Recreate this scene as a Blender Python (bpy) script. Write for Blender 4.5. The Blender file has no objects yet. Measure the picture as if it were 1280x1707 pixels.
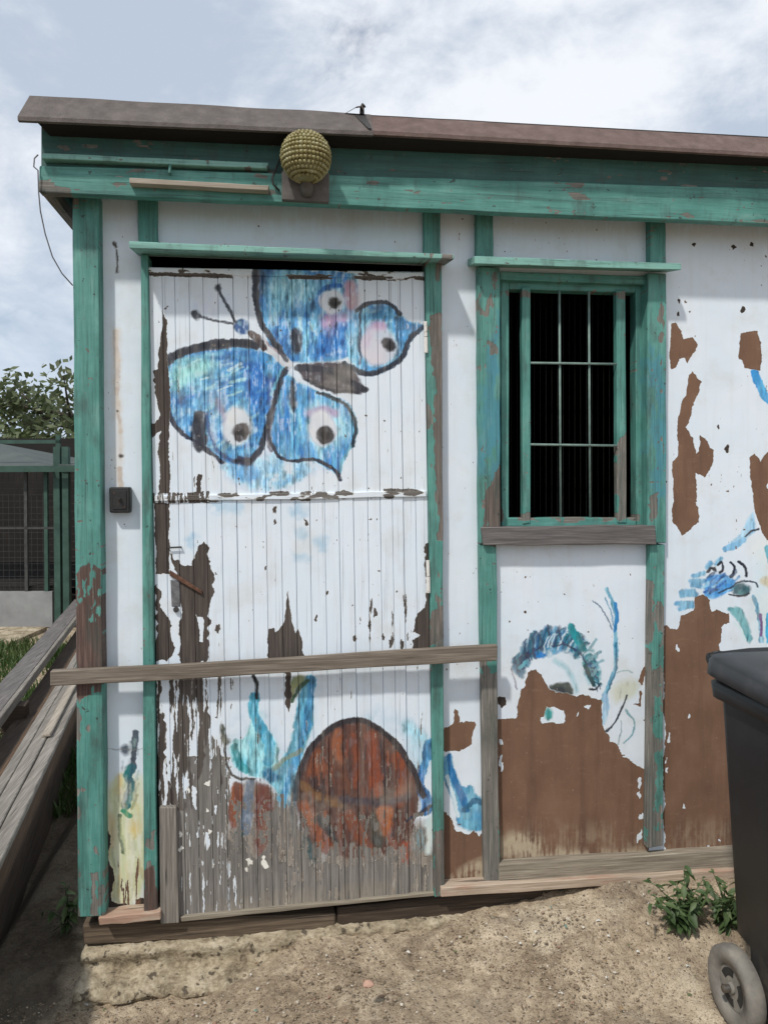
import bpy, bmesh, math, random
import numpy as np
from mathutils import Vector, Matrix, noise as mnoise

R = math.radians
rnd = random.Random(7)
rng = np.random.default_rng(11)
scene = bpy.context.scene
C = bpy.context.collection

# ---------------------------------------------------------------- camera
F_PX, CX, CY, IW, IH = 1250.0, 640.0, 815.0, 1280.0, 1707.0
YAW, PITCH, ROLL = R(7.6), R(-0.7), R(0.2)
CAM = Vector((0.0, -2.5, 1.45))
_f0 = Vector((math.sin(YAW), math.cos(YAW), 0.0))
FWD = (_f0 * math.cos(PITCH) + Vector((0, 0, 1)) * math.sin(PITCH)).normalized()
_r = FWD.cross(Vector((0, 0, 1))).normalized()
_u = _r.cross(FWD).normalized()
RIGHT = _r * math.cos(ROLL) - _u * math.sin(ROLL)
UP = _u * math.cos(ROLL) + _r * math.sin(ROLL)
cam_data = bpy.data.cameras.new('camera')
cam = bpy.data.objects.new('camera', cam_data)
C.objects.link(cam)
m = Matrix((RIGHT, UP, -FWD)).transposed().to_4x4()
m.translation = CAM
cam.matrix_world = m
cam_data.sensor_fit = 'VERTICAL'
cam_data.sensor_height = 36.0
cam_data.sensor_width = 27.0
cam_data.lens = 36.0 * F_PX / IH
cam_data.shift_y = -(IH / 2 - CY) / IH
cam_data.clip_start = 0.05
cam_data.clip_end = 1000
scene.camera = cam

# ---------------------------------------------------------------- light
SUN_DIR = Vector((0.78, 1.0, -1.65)).normalized()      # the way the light travels
sun_elev = math.asin(-SUN_DIR.z)
sd = bpy.data.lights.new('sun', 'SUN')
sd.energy = 2.75
sd.angle = R(3.0)
sd.color = (1.0, 0.955, 0.88)
sun = bpy.data.objects.new('sun', sd)
C.objects.link(sun)
sun.rotation_euler = SUN_DIR.to_track_quat('-Z', 'Y').to_euler()
sun.location = (-4, -6, 9)

scene.view_settings.view_transform = 'Standard'
scene.view_settings.look = 'None'
scene.view_settings.exposure = 0.12
scene.view_settings.gamma = 1.0
scene.view_settings.use_curve_mapping = False
scene.render.engine = 'CYCLES'
scene.cycles.max_bounces = 8
scene.cycles.use_denoising = True


class NT:
    """tiny helper to wire shader nodes"""
    def __init__(self, tree):
        self.t = tree
        tree.nodes.clear()

    def n(self, typ, ins=None, **props):
        nd = self.t.nodes.new(typ)
        for k, v in props.items():
            setattr(nd, k, v)
        for k, v in (ins or {}).items():
            s = nd.inputs[k]
            if isinstance(v, bpy.types.NodeSocket):
                self.t.links.new(v, s)
            else:
                s.default_value = v
        return nd

    def math(self, op, a, b=0.0, c=0.0, clamp=False):
        nd = self.n('ShaderNodeMath', {0: a, 1: b, 2: c}, operation=op)
        nd.use_clamp = clamp
        return nd.outputs[0]

    def mix(self, fac, a, b, mode='MIX'):
        nd = self.t.nodes.new('ShaderNodeMix')
        nd.data_type = 'RGBA'
        nd.blend_type = mode
        for s, v in ((nd.inputs[0], fac), (nd.inputs[6], a), (nd.inputs[7], b)):
            if isinstance(v, bpy.types.NodeSocket):
                self.t.links.new(v, s)
            elif s.type == 'RGBA':
                s.default_value = tuple(v) + (1.0,) * (4 - len(v))
            else:
                s.default_value = v
        return nd.outputs[2]

    def ramp(self, fac, stops, interp='LINEAR'):
        nd = self.n('ShaderNodeValToRGB', {0: fac})
        cr = nd.color_ramp
        cr.interpolation = interp
        while len(cr.elements) < len(stops):
            cr.elements.new(0.5)
        for e, (p, c) in zip(cr.elements, stops):
            e.position = p
            e.color = (c, c, c, 1) if isinstance(c, (int, float)) else tuple(c) + (1,)
        return nd.outputs[0]

    def smooth(self, v, lo, hi):
        nd = self.n('ShaderNodeMapRange', {0: v, 1: lo, 2: hi, 3: 0.0, 4: 1.0})
        nd.interpolation_type = 'SMOOTHSTEP'
        return nd.outputs[0]

    def noise(self, vec, scale, detail=4.0, rough=0.55, dist=0.0, out=0):
        nd = self.n('ShaderNodeTexNoise', {'Scale': scale, 'Detail': detail, 'Roughness': rough, 'Distortion': dist})
        if vec is not None:
            self.t.links.new(vec, nd.inputs['Vector'])
        return nd.outputs[out]

    def mapping(self, vec, scale=(1, 1, 1), loc=(0, 0, 0)):
        nd = self.n('ShaderNodeMapping', {'Vector': vec, 'Scale': scale, 'Location': loc})
        return nd.outputs[0]

    def uv(self, name):
        return self.n('ShaderNodeUVMap', uv_map=name).outputs[0]

    def bump(self, h, dist=0.002, strength=1.0, normal=None):
        ins = {'Height': h, 'Distance': dist, 'Strength': strength}
        if normal is not None:
            ins['Normal'] = normal
        return self.n('ShaderNodeBump', ins).outputs[0]

    def out(self, color, rough=0.8, normal=None, **kw):
        ins = {'Base Color': color, 'Roughness': rough}
        if not isinstance(color, bpy.types.NodeSocket):
            ins['Base Color'] = tuple(color) + (1,) * (4 - len(color))
        if normal is not None:
            ins['Normal'] = normal
        for k, v in kw.items():
            ins[k] = v
        b = self.n('ShaderNodeBsdfPrincipled', ins)
        o = self.n('ShaderNodeOutputMaterial', {'Surface': b.outputs[0]})
        return b


# ---------------------------------------------------------------- sky
world = bpy.data.worlds.new('World')
scene.world = world
world.use_nodes = True
w = NT(world.node_tree)
SKY_STRENGTH = 0.1
sky = w.n('ShaderNodeTexSky', sky_type='NISHITA')
sky.sun_disc = False
sky.sun_elevation = sun_elev
sky.sun_rotation = math.atan2(-SUN_DIR.x, -SUN_DIR.y)
sky.air_density = 1.0
sky.dust_density = 1.2
gen = w.n('ShaderNodeTexCoord').outputs['Generated']
gm = w.mapping(gen, (1.0, 1.0, 1.7), (2.4, 7.7, 1.1))
big = w.noise(gm, 2.1, 8.0, 0.58, 0.25)
fine = w.noise(gm, 6.0, 8.0, 0.6, 0.3)
shape = w.math('ADD', w.math('MULTIPLY', big, 0.62), w.math('MULTIPLY', fine, 0.38))
lum = w.smooth(shape, 0.42, 0.585)
cloud = w.mix(lum, (4.9, 5.65, 6.75), (8.7, 9.0, 9.5))
cover = w.noise(w.mapping(gen, (1, 1, 1.5), (8.2, 6.1, 3.3)), 2.6, 8.0, 0.6, 0.2)
mask = w.math('MULTIPLY', w.smooth(cover, 0.25, 0.37), 0.96)
sep = w.n('ShaderNodeSeparateXYZ', {0: gen})
skycol = w.mix(mask, sky.outputs[0], cloud)
# the air towards the horizon pales the clouds
hz = w.smooth(sep.outputs[2], 0.40, 0.0)
skycol = w.mix(w.math('MULTIPLY', hz, 0.5), skycol, (5.3, 6.5, 7.9))
bg = w.n('ShaderNodeBackground', {'Color': skycol, 'Strength': SKY_STRENGTH})
w.n('ShaderNodeOutputWorld', {'Surface': bg.outputs[0]})


# ---------------------------------------------------------------- geometry helpers
def ray(px, py):
    return FWD + RIGHT * ((px - CX) / F_PX) - UP * ((py - CY) / F_PX)


def P(px, py, Y=0.0):
    """point of the vertical plane y = Y seen at a spot of the survey photograph"""
    d = ray(px, py)
    return CAM + d * ((Y - CAM.y) / d.y)


def G(px, py, z=0.0):
    d = ray(px, py)
    return CAM + d * ((z - CAM.z) / d.z)


def srgb(r, g, b):
    f = lambda c: (c / 255 / 12.92) if c / 255 <= 0.04045 else ((c / 255 + 0.055) / 1.055) ** 2.4
    return (f(r), f(g), f(b))


CX0, CZ0, CS = -1.35, -0.25, 3.1      # painted canvas: origin and size in metres on the facade


def finish(name, bm, mat, parent=None, along='z', smooth=False, bevel=0.0, seg=1):
    uvc = bm.loops.layers.uv.new('canvas')
    uvg = bm.loops.layers.uv.new('grain')
    ou, ov = rnd.uniform(0, 20), rnd.uniform(0, 20)
    bm.normal_update()
    for f in bm.faces:
        f.smooth = smooth
        for l in f.loops:
            p = l.vert.co
            l[uvc].uv = ((p.x - CX0) / CS, (p.z - CZ0) / CS)
            if along == 'z':
                l[uvg].uv = (p.x + 0.7 * p.y + ou, p.z + ov)
            elif along == 'x':
                l[uvg].uv = (p.z + 0.7 * p.y + ou, p.x + ov)
            else:
                l[uvg].uv = (p.x + 0.7 * p.z + ou, p.y + ov)
    me = bpy.data.meshes.new(name)
    bm.to_mesh(me)
    bm.free()
    o = bpy.data.objects.new(name, me)
    C.objects.link(o)
    if mat:
        me.materials.append(mat)
    if parent is not None:
        o.parent = parent
        o.matrix_parent_inverse = Matrix.Translation(-parent_world(parent))
    if bevel > 0:
        b = o.modifiers.new('edge', 'BEVEL')
        b.width = bevel
        b.segments = seg
        b.limit_method = 'ANGLE'
        b.angle_limit = R(40)
    return o


def parent_world(p):
    v = Vector(p.location)
    q = p
    while q.parent is not None:
        q = q.parent
        if q.type == 'EMPTY':
            v = v + Vector(q.location)
    return v


def thing(name, label, cat, loc=(0, 0, 0), group=None):
    o = bpy.data.objects.new(name, None)
    C.objects.link(o)
    o.location = loc
    o.empty_display_size = 0.1
    o['label'] = label
    o['category'] = cat
    if group:
        o['group'] = group
    return o


def tag(o, label, cat, group=None):
    o['label'] = label
    o['category'] = cat
    if group:
        o['group'] = group
    return o


def struct(o):
    o['kind'] = 'structure'
    return o


def stuff(o):
    o['kind'] = 'stuff'
    return o


def loft(rings, close=True):
    """rings of equal length -> closed tube with capped ends"""
    bm = bmesh.new()
    vs = [[bm.verts.new(p) for p in r] for r in rings]
    k = len(rings[0])
    for a, b in zip(vs[:-1], vs[1:]):
        for i in range(k):
            j = (i + 1) % k
            bm.faces.new((a[i], a[j], b[j], b[i]))
    if close:
        bm.faces.new(list(reversed(vs[0])))
        bm.faces.new(vs[-1])
    bmesh.ops.recalc_face_normals(bm, faces=bm.faces)
    return bm


def board_bm(a0, a1, b0, b1, yf, yb, n=6, jit=0.0012, yf2=None, yb2=None):
    """A board whose front face runs from edge a0-a1 (start) to b0-b1 (end), each a point on the facade
    (x, z); the front at depth yf (yf2 at the end) and the back at yb."""
    yf2 = yf if yf2 is None else yf2
    yb2 = yb if yb2 is None else yb2
    rings = []
    for i in range(n + 1):
        t = i / n
        j = lambda: rnd.uniform(-jit, jit) if 0 < i < n else 0.0
        f = yf + (yf2 - yf) * t
        k = yb + (yb2 - yb) * t
        p = (a0[0] + (b0[0] - a0[0]) * t + j(), a0[1] + (b0[1] - a0[1]) * t + j())
        q = (a1[0] + (b1[0] - a1[0]) * t + j(), a1[1] + (b1[1] - a1[1]) * t + j())
        rings.append([(p[0], f + j() * 0.6, p[1]), (q[0], f + j() * 0.6, q[1]), (q[0], k, q[1]), (p[0], k, p[1])])
    return loft(rings)


def xz(px, py, Y):
    v = P(px, py, Y)
    return (v.x, v.z)


def pboard(name, q, yf, yb, mat, parent, along, n=6, jit=0.0012, bevel=0.0025, **kw):
    """q: photo corners TL, TR, BR, BL of the front face; along 'x' or 'z'"""
    tl, tr, br, bl = [xz(*p, yf) for p in q]
    if along == 'x':
        bm = board_bm(tl, bl, tr, br, yf, yb, n, jit, **kw)
    else:
        bm = board_bm(tl, tr, bl, br, yf, yb, n, jit, **kw)
    return finish(name, bm, mat, parent, along, bevel=bevel)


def box_bm(x0, x1, y0, y1, z0, z1):
    bm = bmesh.new()
    bmesh.ops.create_cube(bm, size=1.0)
    for v in bm.verts:
        v.co = Vector(((x0 + x1) / 2 + v.co.x * (x1 - x0), (y0 + y1) / 2 + v.co.y * (y1 - y0), (z0 + z1) / 2 + v.co.z * (z1 - z0)))
    return bm


def tube_bm(pts, r, k=8):
    pts = [Vector(p) for p in pts]
    rings = []
    for i, p in enumerate(pts):
        d = (pts[min(i + 1, len(pts) - 1)] - pts[max(i - 1, 0)]).normalized()
        a = d.orthogonal().normalized()
        if i:
            a = (prev - d * prev.dot(d)).normalized()
        prev = a
        b = d.cross(a)
        rr = r[i] if isinstance(r, (list, tuple)) else r
        rings.append([p + (a * math.cos(2 * math.pi * j / k) + b * math.sin(2 * math.pi * j / k)) * rr for j in range(k)])
    return loft(rings)


# ---------------------------------------------------------------- the painted canvas (mural, paint loss)
NPX = 1620                                   # pixels across CS metres
KM = NPX / CS
def vnoise(cell_x, cell_y, seed):
    g = np.random.default_rng(seed)
    nx, ny = int(NPX / cell_x) + 3, int(NPX / cell_y) + 3
    a = g.random((ny, nx)).astype(np.float32)
    xs = np.arange(NPX) / cell_x
    ys = np.arange(NPX) / cell_y
    xi, yi = xs.astype(int), ys.astype(int)
    fx, fy = xs - xi, ys - yi
    fx = fx * fx * (3 - 2 * fx)
    fy = fy * fy * (3 - 2 * fy)
    r0 = a[yi][:, xi] * (1 - fx) + a[yi][:, xi + 1] * fx
    r1 = a[yi + 1][:, xi] * (1 - fx) + a[yi + 1][:, xi + 1] * fx
    return r0 * (1 - fy)[:, None] + r1 * fy[:, None]


def fbm(cx, cy, seed, octaves=4):
    s, amp, tot = 0, 1.0, 0.0
    for i in range(octaves):
        s = s + amp * vnoise(max(cx / 2 ** i, 1.01), max(cy / 2 ** i, 1.01), seed + i * 13)
        tot += amp
        amp *= 0.55
    return s / tot


N_iso = fbm(60, 60, 1, 5)
N_fine = fbm(14, 14, 2, 3)
N_vert = fbm(7, 90, 3, 3)
N_vfine = fbm(3.2, 34, 14, 3)
N_streak = fbm(4, 15, 15, 3)
N_brush = fbm(18, 40, 4, 4)
N_diag = np.roll(fbm(40, 12, 5, 4), 7, axis=1)
WX = (fbm(36, 36, 6, 4) - 0.5) * 12 + (fbm(9, 9, 7, 2) - 0.5) * 4
WY = (fbm(36, 36, 8, 4) - 0.5) * 12 + (fbm(9, 9, 9, 2) - 0.5) * 4
COL = np.empty((NPX, NPX, 3), np.float32)
COV = np.ones((NPX, NPX), np.float32)        # paint left on the boards
DUST = np.zeros((NPX, NPX), np.float32)      # pale dust
DARK = np.full((NPX, NPX), 0.5, np.float32)  # tone of the bare wood


def zoom(x0, y0, s):
    return (x0, y0, s)


def cpts(pts, T, Y):
    out = []
    for (x, y) in pts:
        v = P(T[0] + x / T[2], T[1] + y / T[2], Y)
        out.append(((v.x - CX0) * KM, (v.z - CZ0) * KM))
    return np.array(out, np.float32)


def window(p, pad):
    x0 = max(int(p[:, 0].min() - pad), 0)
    x1 = min(int(p[:, 0].max() + pad) + 1, NPX)
    y0 = max(int(p[:, 1].min() - pad), 0)
    y1 = min(int(p[:, 1].max() + pad) + 1, NPX)
    return x0, x1, y0, y1


def seg_dist(X, Y, p, closed):
    d = np.full(X.shape, 1e9, np.float32)
    n = len(p)
    for i in range(n if closed else n - 1):
        a, b = p[i], p[(i + 1) % n]
        ab = b - a
        L = float(ab @ ab) + 1e-6
        t = np.clip(((X - a[0]) * ab[0] + (Y - a[1]) * ab[1]) / L, 0, 1)
        d = np.minimum(d, np.hypot(X - a[0] - t * ab[0], Y - a[1] - t * ab[1]))
    return d


def smoothpoly(p, closed, it=2):
    for _ in range(it):
        q = []
        n = len(p)
        for i in range(n if closed else n - 1):
            a, b = p[i], p[(i + 1) % n]
            q += [a * 0.75 + b * 0.25, a * 0.25 + b * 0.75]
        if not closed:
            q = [p[0]] + q + [p[-1]]
        p = np.array(q, np.float32)
    return p


def poly_mask(pts, T, Y, soft=1.5, warp=1.0, rounded=1):
    p = cpts(pts, T, Y)
    if rounded:
        p = smoothpoly(p, True, rounded)
    w_ = window(p, soft * 2 + 10)
    x0, x1, y0, y1 = w_
    yy, xx = np.mgrid[y0:y1, x0:x1].astype(np.float32)
    xx = xx + WX[y0:y1, x0:x1] * warp
    yy = yy + WY[y0:y1, x0:x1] * warp
    inside = np.zeros(xx.shape, bool)
    n = len(p)
    for i in range(n):
        a, b = p[i], p[(i + 1) % n]
        if a[1] == b[1]:
            continue
        c = ((a[1] > yy) != (b[1] > yy)) & (xx < (b[0] - a[0]) * (yy - a[1]) / (b[1] - a[1]) + a[0])
        inside ^= c
    d = seg_dist(xx, yy, p, True)
    sd_ = np.where(inside, d, -d)
    return w_, np.clip(sd_ / (2 * soft) + 0.5, 0, 1)


def stroke_mask(pts, T, Y, width, soft=1.5, warp=0.7, taper=False):
    p = smoothpoly(cpts(pts, T, Y), False, 2)
    hw = width / T[2] * (KM / 490.0) / 2
    w_ = window(p, hw + soft * 2 + 8)
    x0, x1, y0, y1 = w_
    yy, xx = np.mgrid[y0:y1, x0:x1].astype(np.float32)
    xx = xx + WX[y0:y1, x0:x1] * warp
    yy = yy + WY[y0:y1, x0:x1] * warp
    d = seg_dist(xx, yy, p, False)
    edge = hw * (0.72 + 0.56 * N_fine[y0:y1, x0:x1])
    return w_, np.clip((edge - d) / (2 * soft) + 0.5, 0, 1)


CLIP = None


def blend(w_, mk, c1, c2=None, nz=None, alpha=1.0, ragged=0.0):
    x0, x1, y0, y1 = w_
    if x1 <= x0 or y1 <= y0:
        return
    if CLIP is not None:
        mk = mk * CLIP[y0:y1, x0:x1]
    nz_ = (N_brush if nz is None else nz)[y0:y1, x0:x1]
    c1 = np.array(srgb(*c1), np.float32)
    c2 = c1 if c2 is None else np.array(srgb(*c2), np.float32)
    t = np.clip((nz_ - 0.5) * 2.6 + 0.5, 0, 1)[..., None]
    col = c1 * (1 - t) + c2 * t
    a = mk * alpha
    if ragged > 0:
        a = a * np.clip((N_iso[y0:y1, x0:x1] * 0.5 + N_fine[y0:y1, x0:x1] * 0.5 - 0.5) * 5 + 1.1 - ragged, 0, 1)
    a = a[..., None]
    COL[y0:y1, x0:x1] = COL[y0:y1, x0:x1] * (1 - a) + col * a


def set_clip(pts=None, T=None, Y=None):
    global CLIP
    if pts is None:
        CLIP = None
        return
    w_, mk = poly_mask(pts, T, Y, 2.0, 1.0, 2)
    CLIP = np.zeros((NPX, NPX), np.float32)
    CLIP[w_[2]:w_[3], w_[0]:w_[1]] = mk


def dabs(pts, T, Y, n, flow, cols, length, width, alpha=0.6):
    """many short brush marks inside an outline, following flow(x, y)"""
    set_clip(pts, T, Y)
    xs = [p[0] for p in pts]
    ys = [p[1] for p in pts]
    for _ in range(n):
        x_, y_ = rnd.uniform(min(xs), max(xs)), rnd.uniform(min(ys), max(ys))
        dx, dy = flow(x_, y_)
        l_ = rnd.uniform(0.5, 1.0) * length / max(math.hypot(dx, dy), 1e-6)
        blend(*stroke_mask([(x_, y_), (x_ + dx * l_, y_ + dy * l_)], T, Y, rnd.uniform(0.5, 1.0) * width, 2.0), rnd.choice(cols), None, None, alpha * rnd.uniform(0.5, 1))
    set_clip()


def fill(pts, T, Y, c1, c2=None, nz=None, alpha=1.0, soft=2.0, warp=1.0, ragged=0.0, rounded=2):
    blend(*poly_mask(pts, T, Y, soft, warp, rounded), c1, c2, nz, alpha, ragged)


def stroke(pts, T, Y, width, c1, c2=None, nz=None, alpha=1.0, soft=0.9, ragged=0.0):
    blend(*stroke_mask(pts, T, Y, width, soft), c1, c2, nz, alpha, ragged)


def blob(cx, cy, rx, ry, n=11):
    out = []
    for i in range(n):
        k_ = rnd.uniform(0.45, 1.15)
        out.append((cx + k_ * rx * math.cos(2 * math.pi * i / n), cy + k_ * ry * math.sin(2 * math.pi * i / n)))
    return out


def ell(cx, cy, rx, ry, n=16):
    return [(cx + rx * math.cos(2 * math.pi * i / n), cy + ry * math.sin(2 * math.pi * i / n)) for i in range(n)]


def lose(pts, T, Y, dark=0.5, soft=1.0, warp=1.2, rounded=0, amount=1.0, thr=None, nz=None):
    """paint gone inside this outline (thr: only where a noise field falls under it)"""
    w_, mk = poly_mask(pts, T, Y, soft, warp, rounded)
    x0, x1, y0, y1 = w_
    if x1 <= x0 or y1 <= y0:
        return
    if thr is not None:
        f = (N_vert * 0.45 + N_vfine * 0.55 if nz is None else nz)[y0:y1, x0:x1]
        mk = mk * np.clip((thr - f) * 12 + 0.5, 0, 1)
    COV[y0:y1, x0:x1] *= 1 - mk * amount
    DARK[y0:y1, x0:x1] = DARK[y0:y1, x0:x1] * (1 - mk) + dark * mk


def keep(pts, T, Y, soft=1.0, warp=1.2):
    w_, mk = poly_mask(pts, T, Y, soft, warp, 0)
    x0, x1, y0, y1 = w_
    COV[y0:y1, x0:x1] = np.maximum(COV[y0:y1, x0:x1], mk)


def dust(pts, T, Y, amount=1.0, soft=10, thr=None):
    w_, mk = poly_mask(pts, T, Y, soft, 1.2, 1)
    x0, x1, y0, y1 = w_
    if thr is not None:
        mk = mk * np.clip((N_iso[y0:y1, x0:x1] * 0.4 + N_fine[y0:y1, x0:x1] * 0.25 + N_vfine[y0:y1, x0:x1] * 0.35 - thr) * 7 + 0.5, 0, 1)
    DUST[y0:y1, x0:x1] = np.maximum(DUST[y0:y1, x0:x1], mk * amount)


YD, YP = -0.02, 0.0
PX = (0, 0, 1.0)
white1, white2 = np.array(srgb(211, 223, 235)), np.array(srgb(222, 229, 236))
t_ = N_iso[..., None]
COL[:] = white1 * (1 - t_) + white2 * t_

# --- butterfly on the upper door
T = zoom(230, 430, 2.4615)
fill(ell(300, 190, 85, 45), T, YD, (196, 208, 232), (222, 226, 236), alpha=0.8, soft=14, ragged=0.2)
fill([(330, 815), (500, 830), (540, 770), (600, 835), (800, 850), (700, 905), (600, 950), (420, 950), (380, 905)], T, YD,
     (118, 170, 222), (196, 212, 236), N_iso, 0.95, 7, 2.5, 0.15)
fill([(360, 830), (480, 835), (520, 900), (440, 930), (390, 900)], T, YD, (84, 148, 212), (130, 178, 224), alpha=0.9, soft=5)
# wing towards the top
fill([(615, 430), (540, 350), (500, 270), (478, 190), (472, 110), (478, 40), (560, 40), (700, 55), (905, 60), (908, 120), (895, 200),
      (880, 260), (905, 330), (890, 420), (740, 425), (650, 432)], T, YD, (52, 118, 196), (128, 184, 226), N_brush)
fill([(520, 70), (740, 70), (740, 210), (640, 190), (540, 230)], T, YD, (110, 176, 220), (168, 208, 228), N_vert, 0.8, 10)
fill([(740, 320), (830, 260), (890, 300), (890, 410), (760, 420), (700, 410)], T, YD, (30, 98, 186), (64, 140, 212), N_brush, 0.9, 5)
fill(ell(600, 330, 60, 70), T, YD, (44, 112, 200), (72, 140, 214), alpha=0.7, soft=8)
stroke([(600, 225), (560, 300), (600, 380)], T, YD, 12, (30, 92, 180), alpha=0.7)
stroke([(690, 230), (720, 330), (690, 400)], T, YD, 16, (32, 92, 176), alpha=0.7)
for k in range(16):
    x_, y_ = rnd.uniform(520, 760), rnd.uniform(110, 380)
    stroke([(x_, y_), (x_ + rnd.uniform(-12, 18), y_ + rnd.uniform(25, 60))], T, YD, rnd.uniform(6, 14), rnd.choice([(180, 214, 236), (38, 100, 186), (90, 160, 220), (210, 224, 236)]), alpha=0.6)
body = (618, 435)
rad = lambda x, y: (x - body[0] + 3, y - body[1] + 2)
W_UP = [(615, 430), (540, 350), (500, 270), (478, 190), (472, 110), (478, 40), (560, 40), (700, 55), (905, 60), (908, 120), (895, 200), (880, 260), (905, 330), (890, 420), (740, 425), (650, 432)]
dabs(W_UP, T, YD, 130, rad, [(34, 92, 170), (52, 118, 190), (120, 172, 208), (168, 204, 222), (92, 150, 204), (206, 218, 226), (44, 84, 138)], 60, 15, 0.62)
fill([(845, 100), (900, 95), (905, 190), (880, 230), (845, 215)], T, YD, (186, 132, 150), (206, 160, 168), alpha=0.85, soft=5)
fill([(750, 240), (840, 215), (880, 240), (830, 290), (790, 330), (755, 290)], T, YD, (200, 150, 180), (178, 168, 206), alpha=0.8, soft=6)
stroke([(755, 200), (742, 160), (770, 122), (830, 118)], T, YD, 18, (40, 104, 182))
fill([(740, 320), (830, 260), (890, 300), (890, 410), (760, 420), (700, 410)], T, YD, (24, 84, 168), (58, 132, 204), N_streak, 0.6, 6)
fill([(520, 70), (740, 70), (740, 190), (640, 170), (540, 220)], T, YD, (120, 178, 212), (176, 210, 224), N_streak, 0.55, 12)
fill([(545, 250), (640, 260), (640, 420), (600, 410), (540, 330)], T, YD, (40, 100, 178), (84, 150, 206), N_streak, 0.5, 10)
fill(ell(798, 182, 48, 52), T, YD, (226, 226, 228), (206, 214, 222), soft=3)
fill(ell(808, 184, 23, 26), T, YD, (44, 44, 42), (66, 64, 58), soft=2)
stroke([(487, 40), (480, 150), (500, 255), (556, 345), (612, 425)], T, YD, 25, (52, 60, 76), (70, 80, 96), N_fine)
fill(ell(505, 100, 30, 60), T, YD, (66, 74, 92), alpha=0.6, soft=6)
fill(ell(650, 340, 26, 62), T, YD, (58, 62, 78), (74, 82, 100), soft=2.5)
# right hand wing with the pointed tip
fill([(850, 270), (910, 205), (970, 182), (1030, 195), (1080, 240), (1125, 275), (1165, 278), (1150, 305), (1115, 330), (1090, 395), (1050, 445),
      (980, 478), (920, 472), (870, 440), (850, 380)], T, YD, (74, 142, 204), (136, 186, 222), N_brush)
fill([(930, 205), (1000, 195), (1050, 230), (1000, 260), (930, 250)], T, YD, (54, 116, 176), (96, 160, 200), alpha=0.9, soft=4)
dabs([(850, 270), (910, 205), (970, 182), (1030, 195), (1080, 240), (1125, 275), (1115, 330), (1090, 395), (1050, 445), (980, 478), (920, 472), (870, 440), (850, 380)], T, YD, 60, lambda x, y: (1, -0.25),
     [(52, 110, 170), (150, 194, 220), (96, 158, 206), (190, 212, 224), (44, 88, 140)], 44, 14, 0.6)
fill(ell(985, 365, 78, 82), T, YD, (216, 206, 212), (190, 200, 214), N_iso, soft=5)
fill(ell(985, 283, 36, 22), T, YD, (202, 146, 170), (190, 166, 200), alpha=0.8, soft=5)
fill(ell(940, 330, 22, 50), T, YD, (198, 186, 206), alpha=0.7, soft=6)
fill([(990, 345), (1010, 325), (1045, 335), (1056, 365), (1040, 388), (1005, 380)], T, YD, (46, 44, 50), (70, 66, 72), soft=2)
stroke([(895, 222), (930, 195), (975, 180), (1035, 194), (1075, 235)], T, YD, 17, (40, 60, 86))
stroke([(1160, 285), (1115, 330), (1085, 405), (1035, 455), (960, 480), (890, 468), (845, 440)], T, YD, 24, (36, 52, 78), (52, 76, 100), N_fine)
stroke([(912, 205), (903, 300), (915, 400), (905, 440)], T, YD, 12, (50, 62, 84), alpha=0.9)
stroke([(1060, 250), (1065, 330), (1060, 400)], T, YD, 10, (50, 74, 104), alpha=0.8)
fill([(1085, 262), (1125, 275), (1166, 270), (1160, 300), (1130, 310), (1095, 300)], T, YD, (44, 92, 142), (70, 120, 170), soft=3)
# abdomen
fill([(640, 445), (700, 428), (840, 428), (880, 470), (920, 520), (948, 546), (920, 558), (830, 556), (740, 532), (690, 505)], T, YD,
     (62, 56, 64), (92, 84, 90), N_diag)
stroke([(900, 480), (950, 485), (960, 480)], T, YD, 10, (52, 60, 76))
# left hand wing
fill([(122, 430), (170, 398), (240, 370), (330, 355), (430, 350), (470, 352), (520, 390), (605, 440), (585, 500), (562, 600), (522, 700), (512, 780),
      (480, 832), (440, 852), (400, 842), (340, 832), (300, 800), (230, 752), (160, 702), (118, 640), (116, 520)], T, YD,
     (54, 122, 194), (112, 172, 220), N_diag)
fill([(130, 450), (240, 410), (330, 430), (300, 480), (220, 520), (140, 560)], T, YD, (136, 192, 206), (176, 214, 214), N_diag, 0.85, 8)
fill([(400, 430), (520, 420), (590, 470), (560, 590), (520, 640), (460, 600), (450, 500)], T, YD, (26, 92, 180), (48, 120, 202), N_brush, 0.9, 6)
fill([(190, 520), (290, 480), (350, 560), (330, 700), (290, 760), (230, 700)], T, YD, (94, 158, 214), (148, 190, 226), N_diag, 0.8, 9)
W_LEFT = [(122, 430), (170, 398), (240, 370), (330, 355), (430, 350), (470, 352), (520, 390), (605, 440), (585, 500), (562, 600), (522, 700), (512, 780), (480, 832), (440, 852), (400, 842), (340, 832), (300, 800), (230, 752), (160, 702), (118, 640), (116, 520)]
dabs(W_LEFT, T, YD, 190, lambda x, y: (-1, 0.15 + (y - 420) / 420), [(38, 98, 176), (60, 124, 190), (118, 172, 208), (160, 202, 214), (92, 150, 200), (196, 212, 220), (44, 82, 140), (70, 140, 200)], 62, 16, 0.62)
fill([(400, 430), (520, 410), (595, 460), (565, 590), (520, 640), (460, 600), (440, 500)], T, YD, (20, 80, 166), (44, 116, 196), N_streak, 0.65, 8)
fill([(130, 450), (240, 405), (340, 420), (300, 490), (220, 530), (140, 570)], T, YD, (146, 196, 206), (186, 216, 214), N_streak, 0.55, 12)
fill([(120, 560), (200, 600), (240, 740), (160, 700)], T, YD, (50, 108, 184), (110, 168, 214), N_streak, 0.5, 8)
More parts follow.
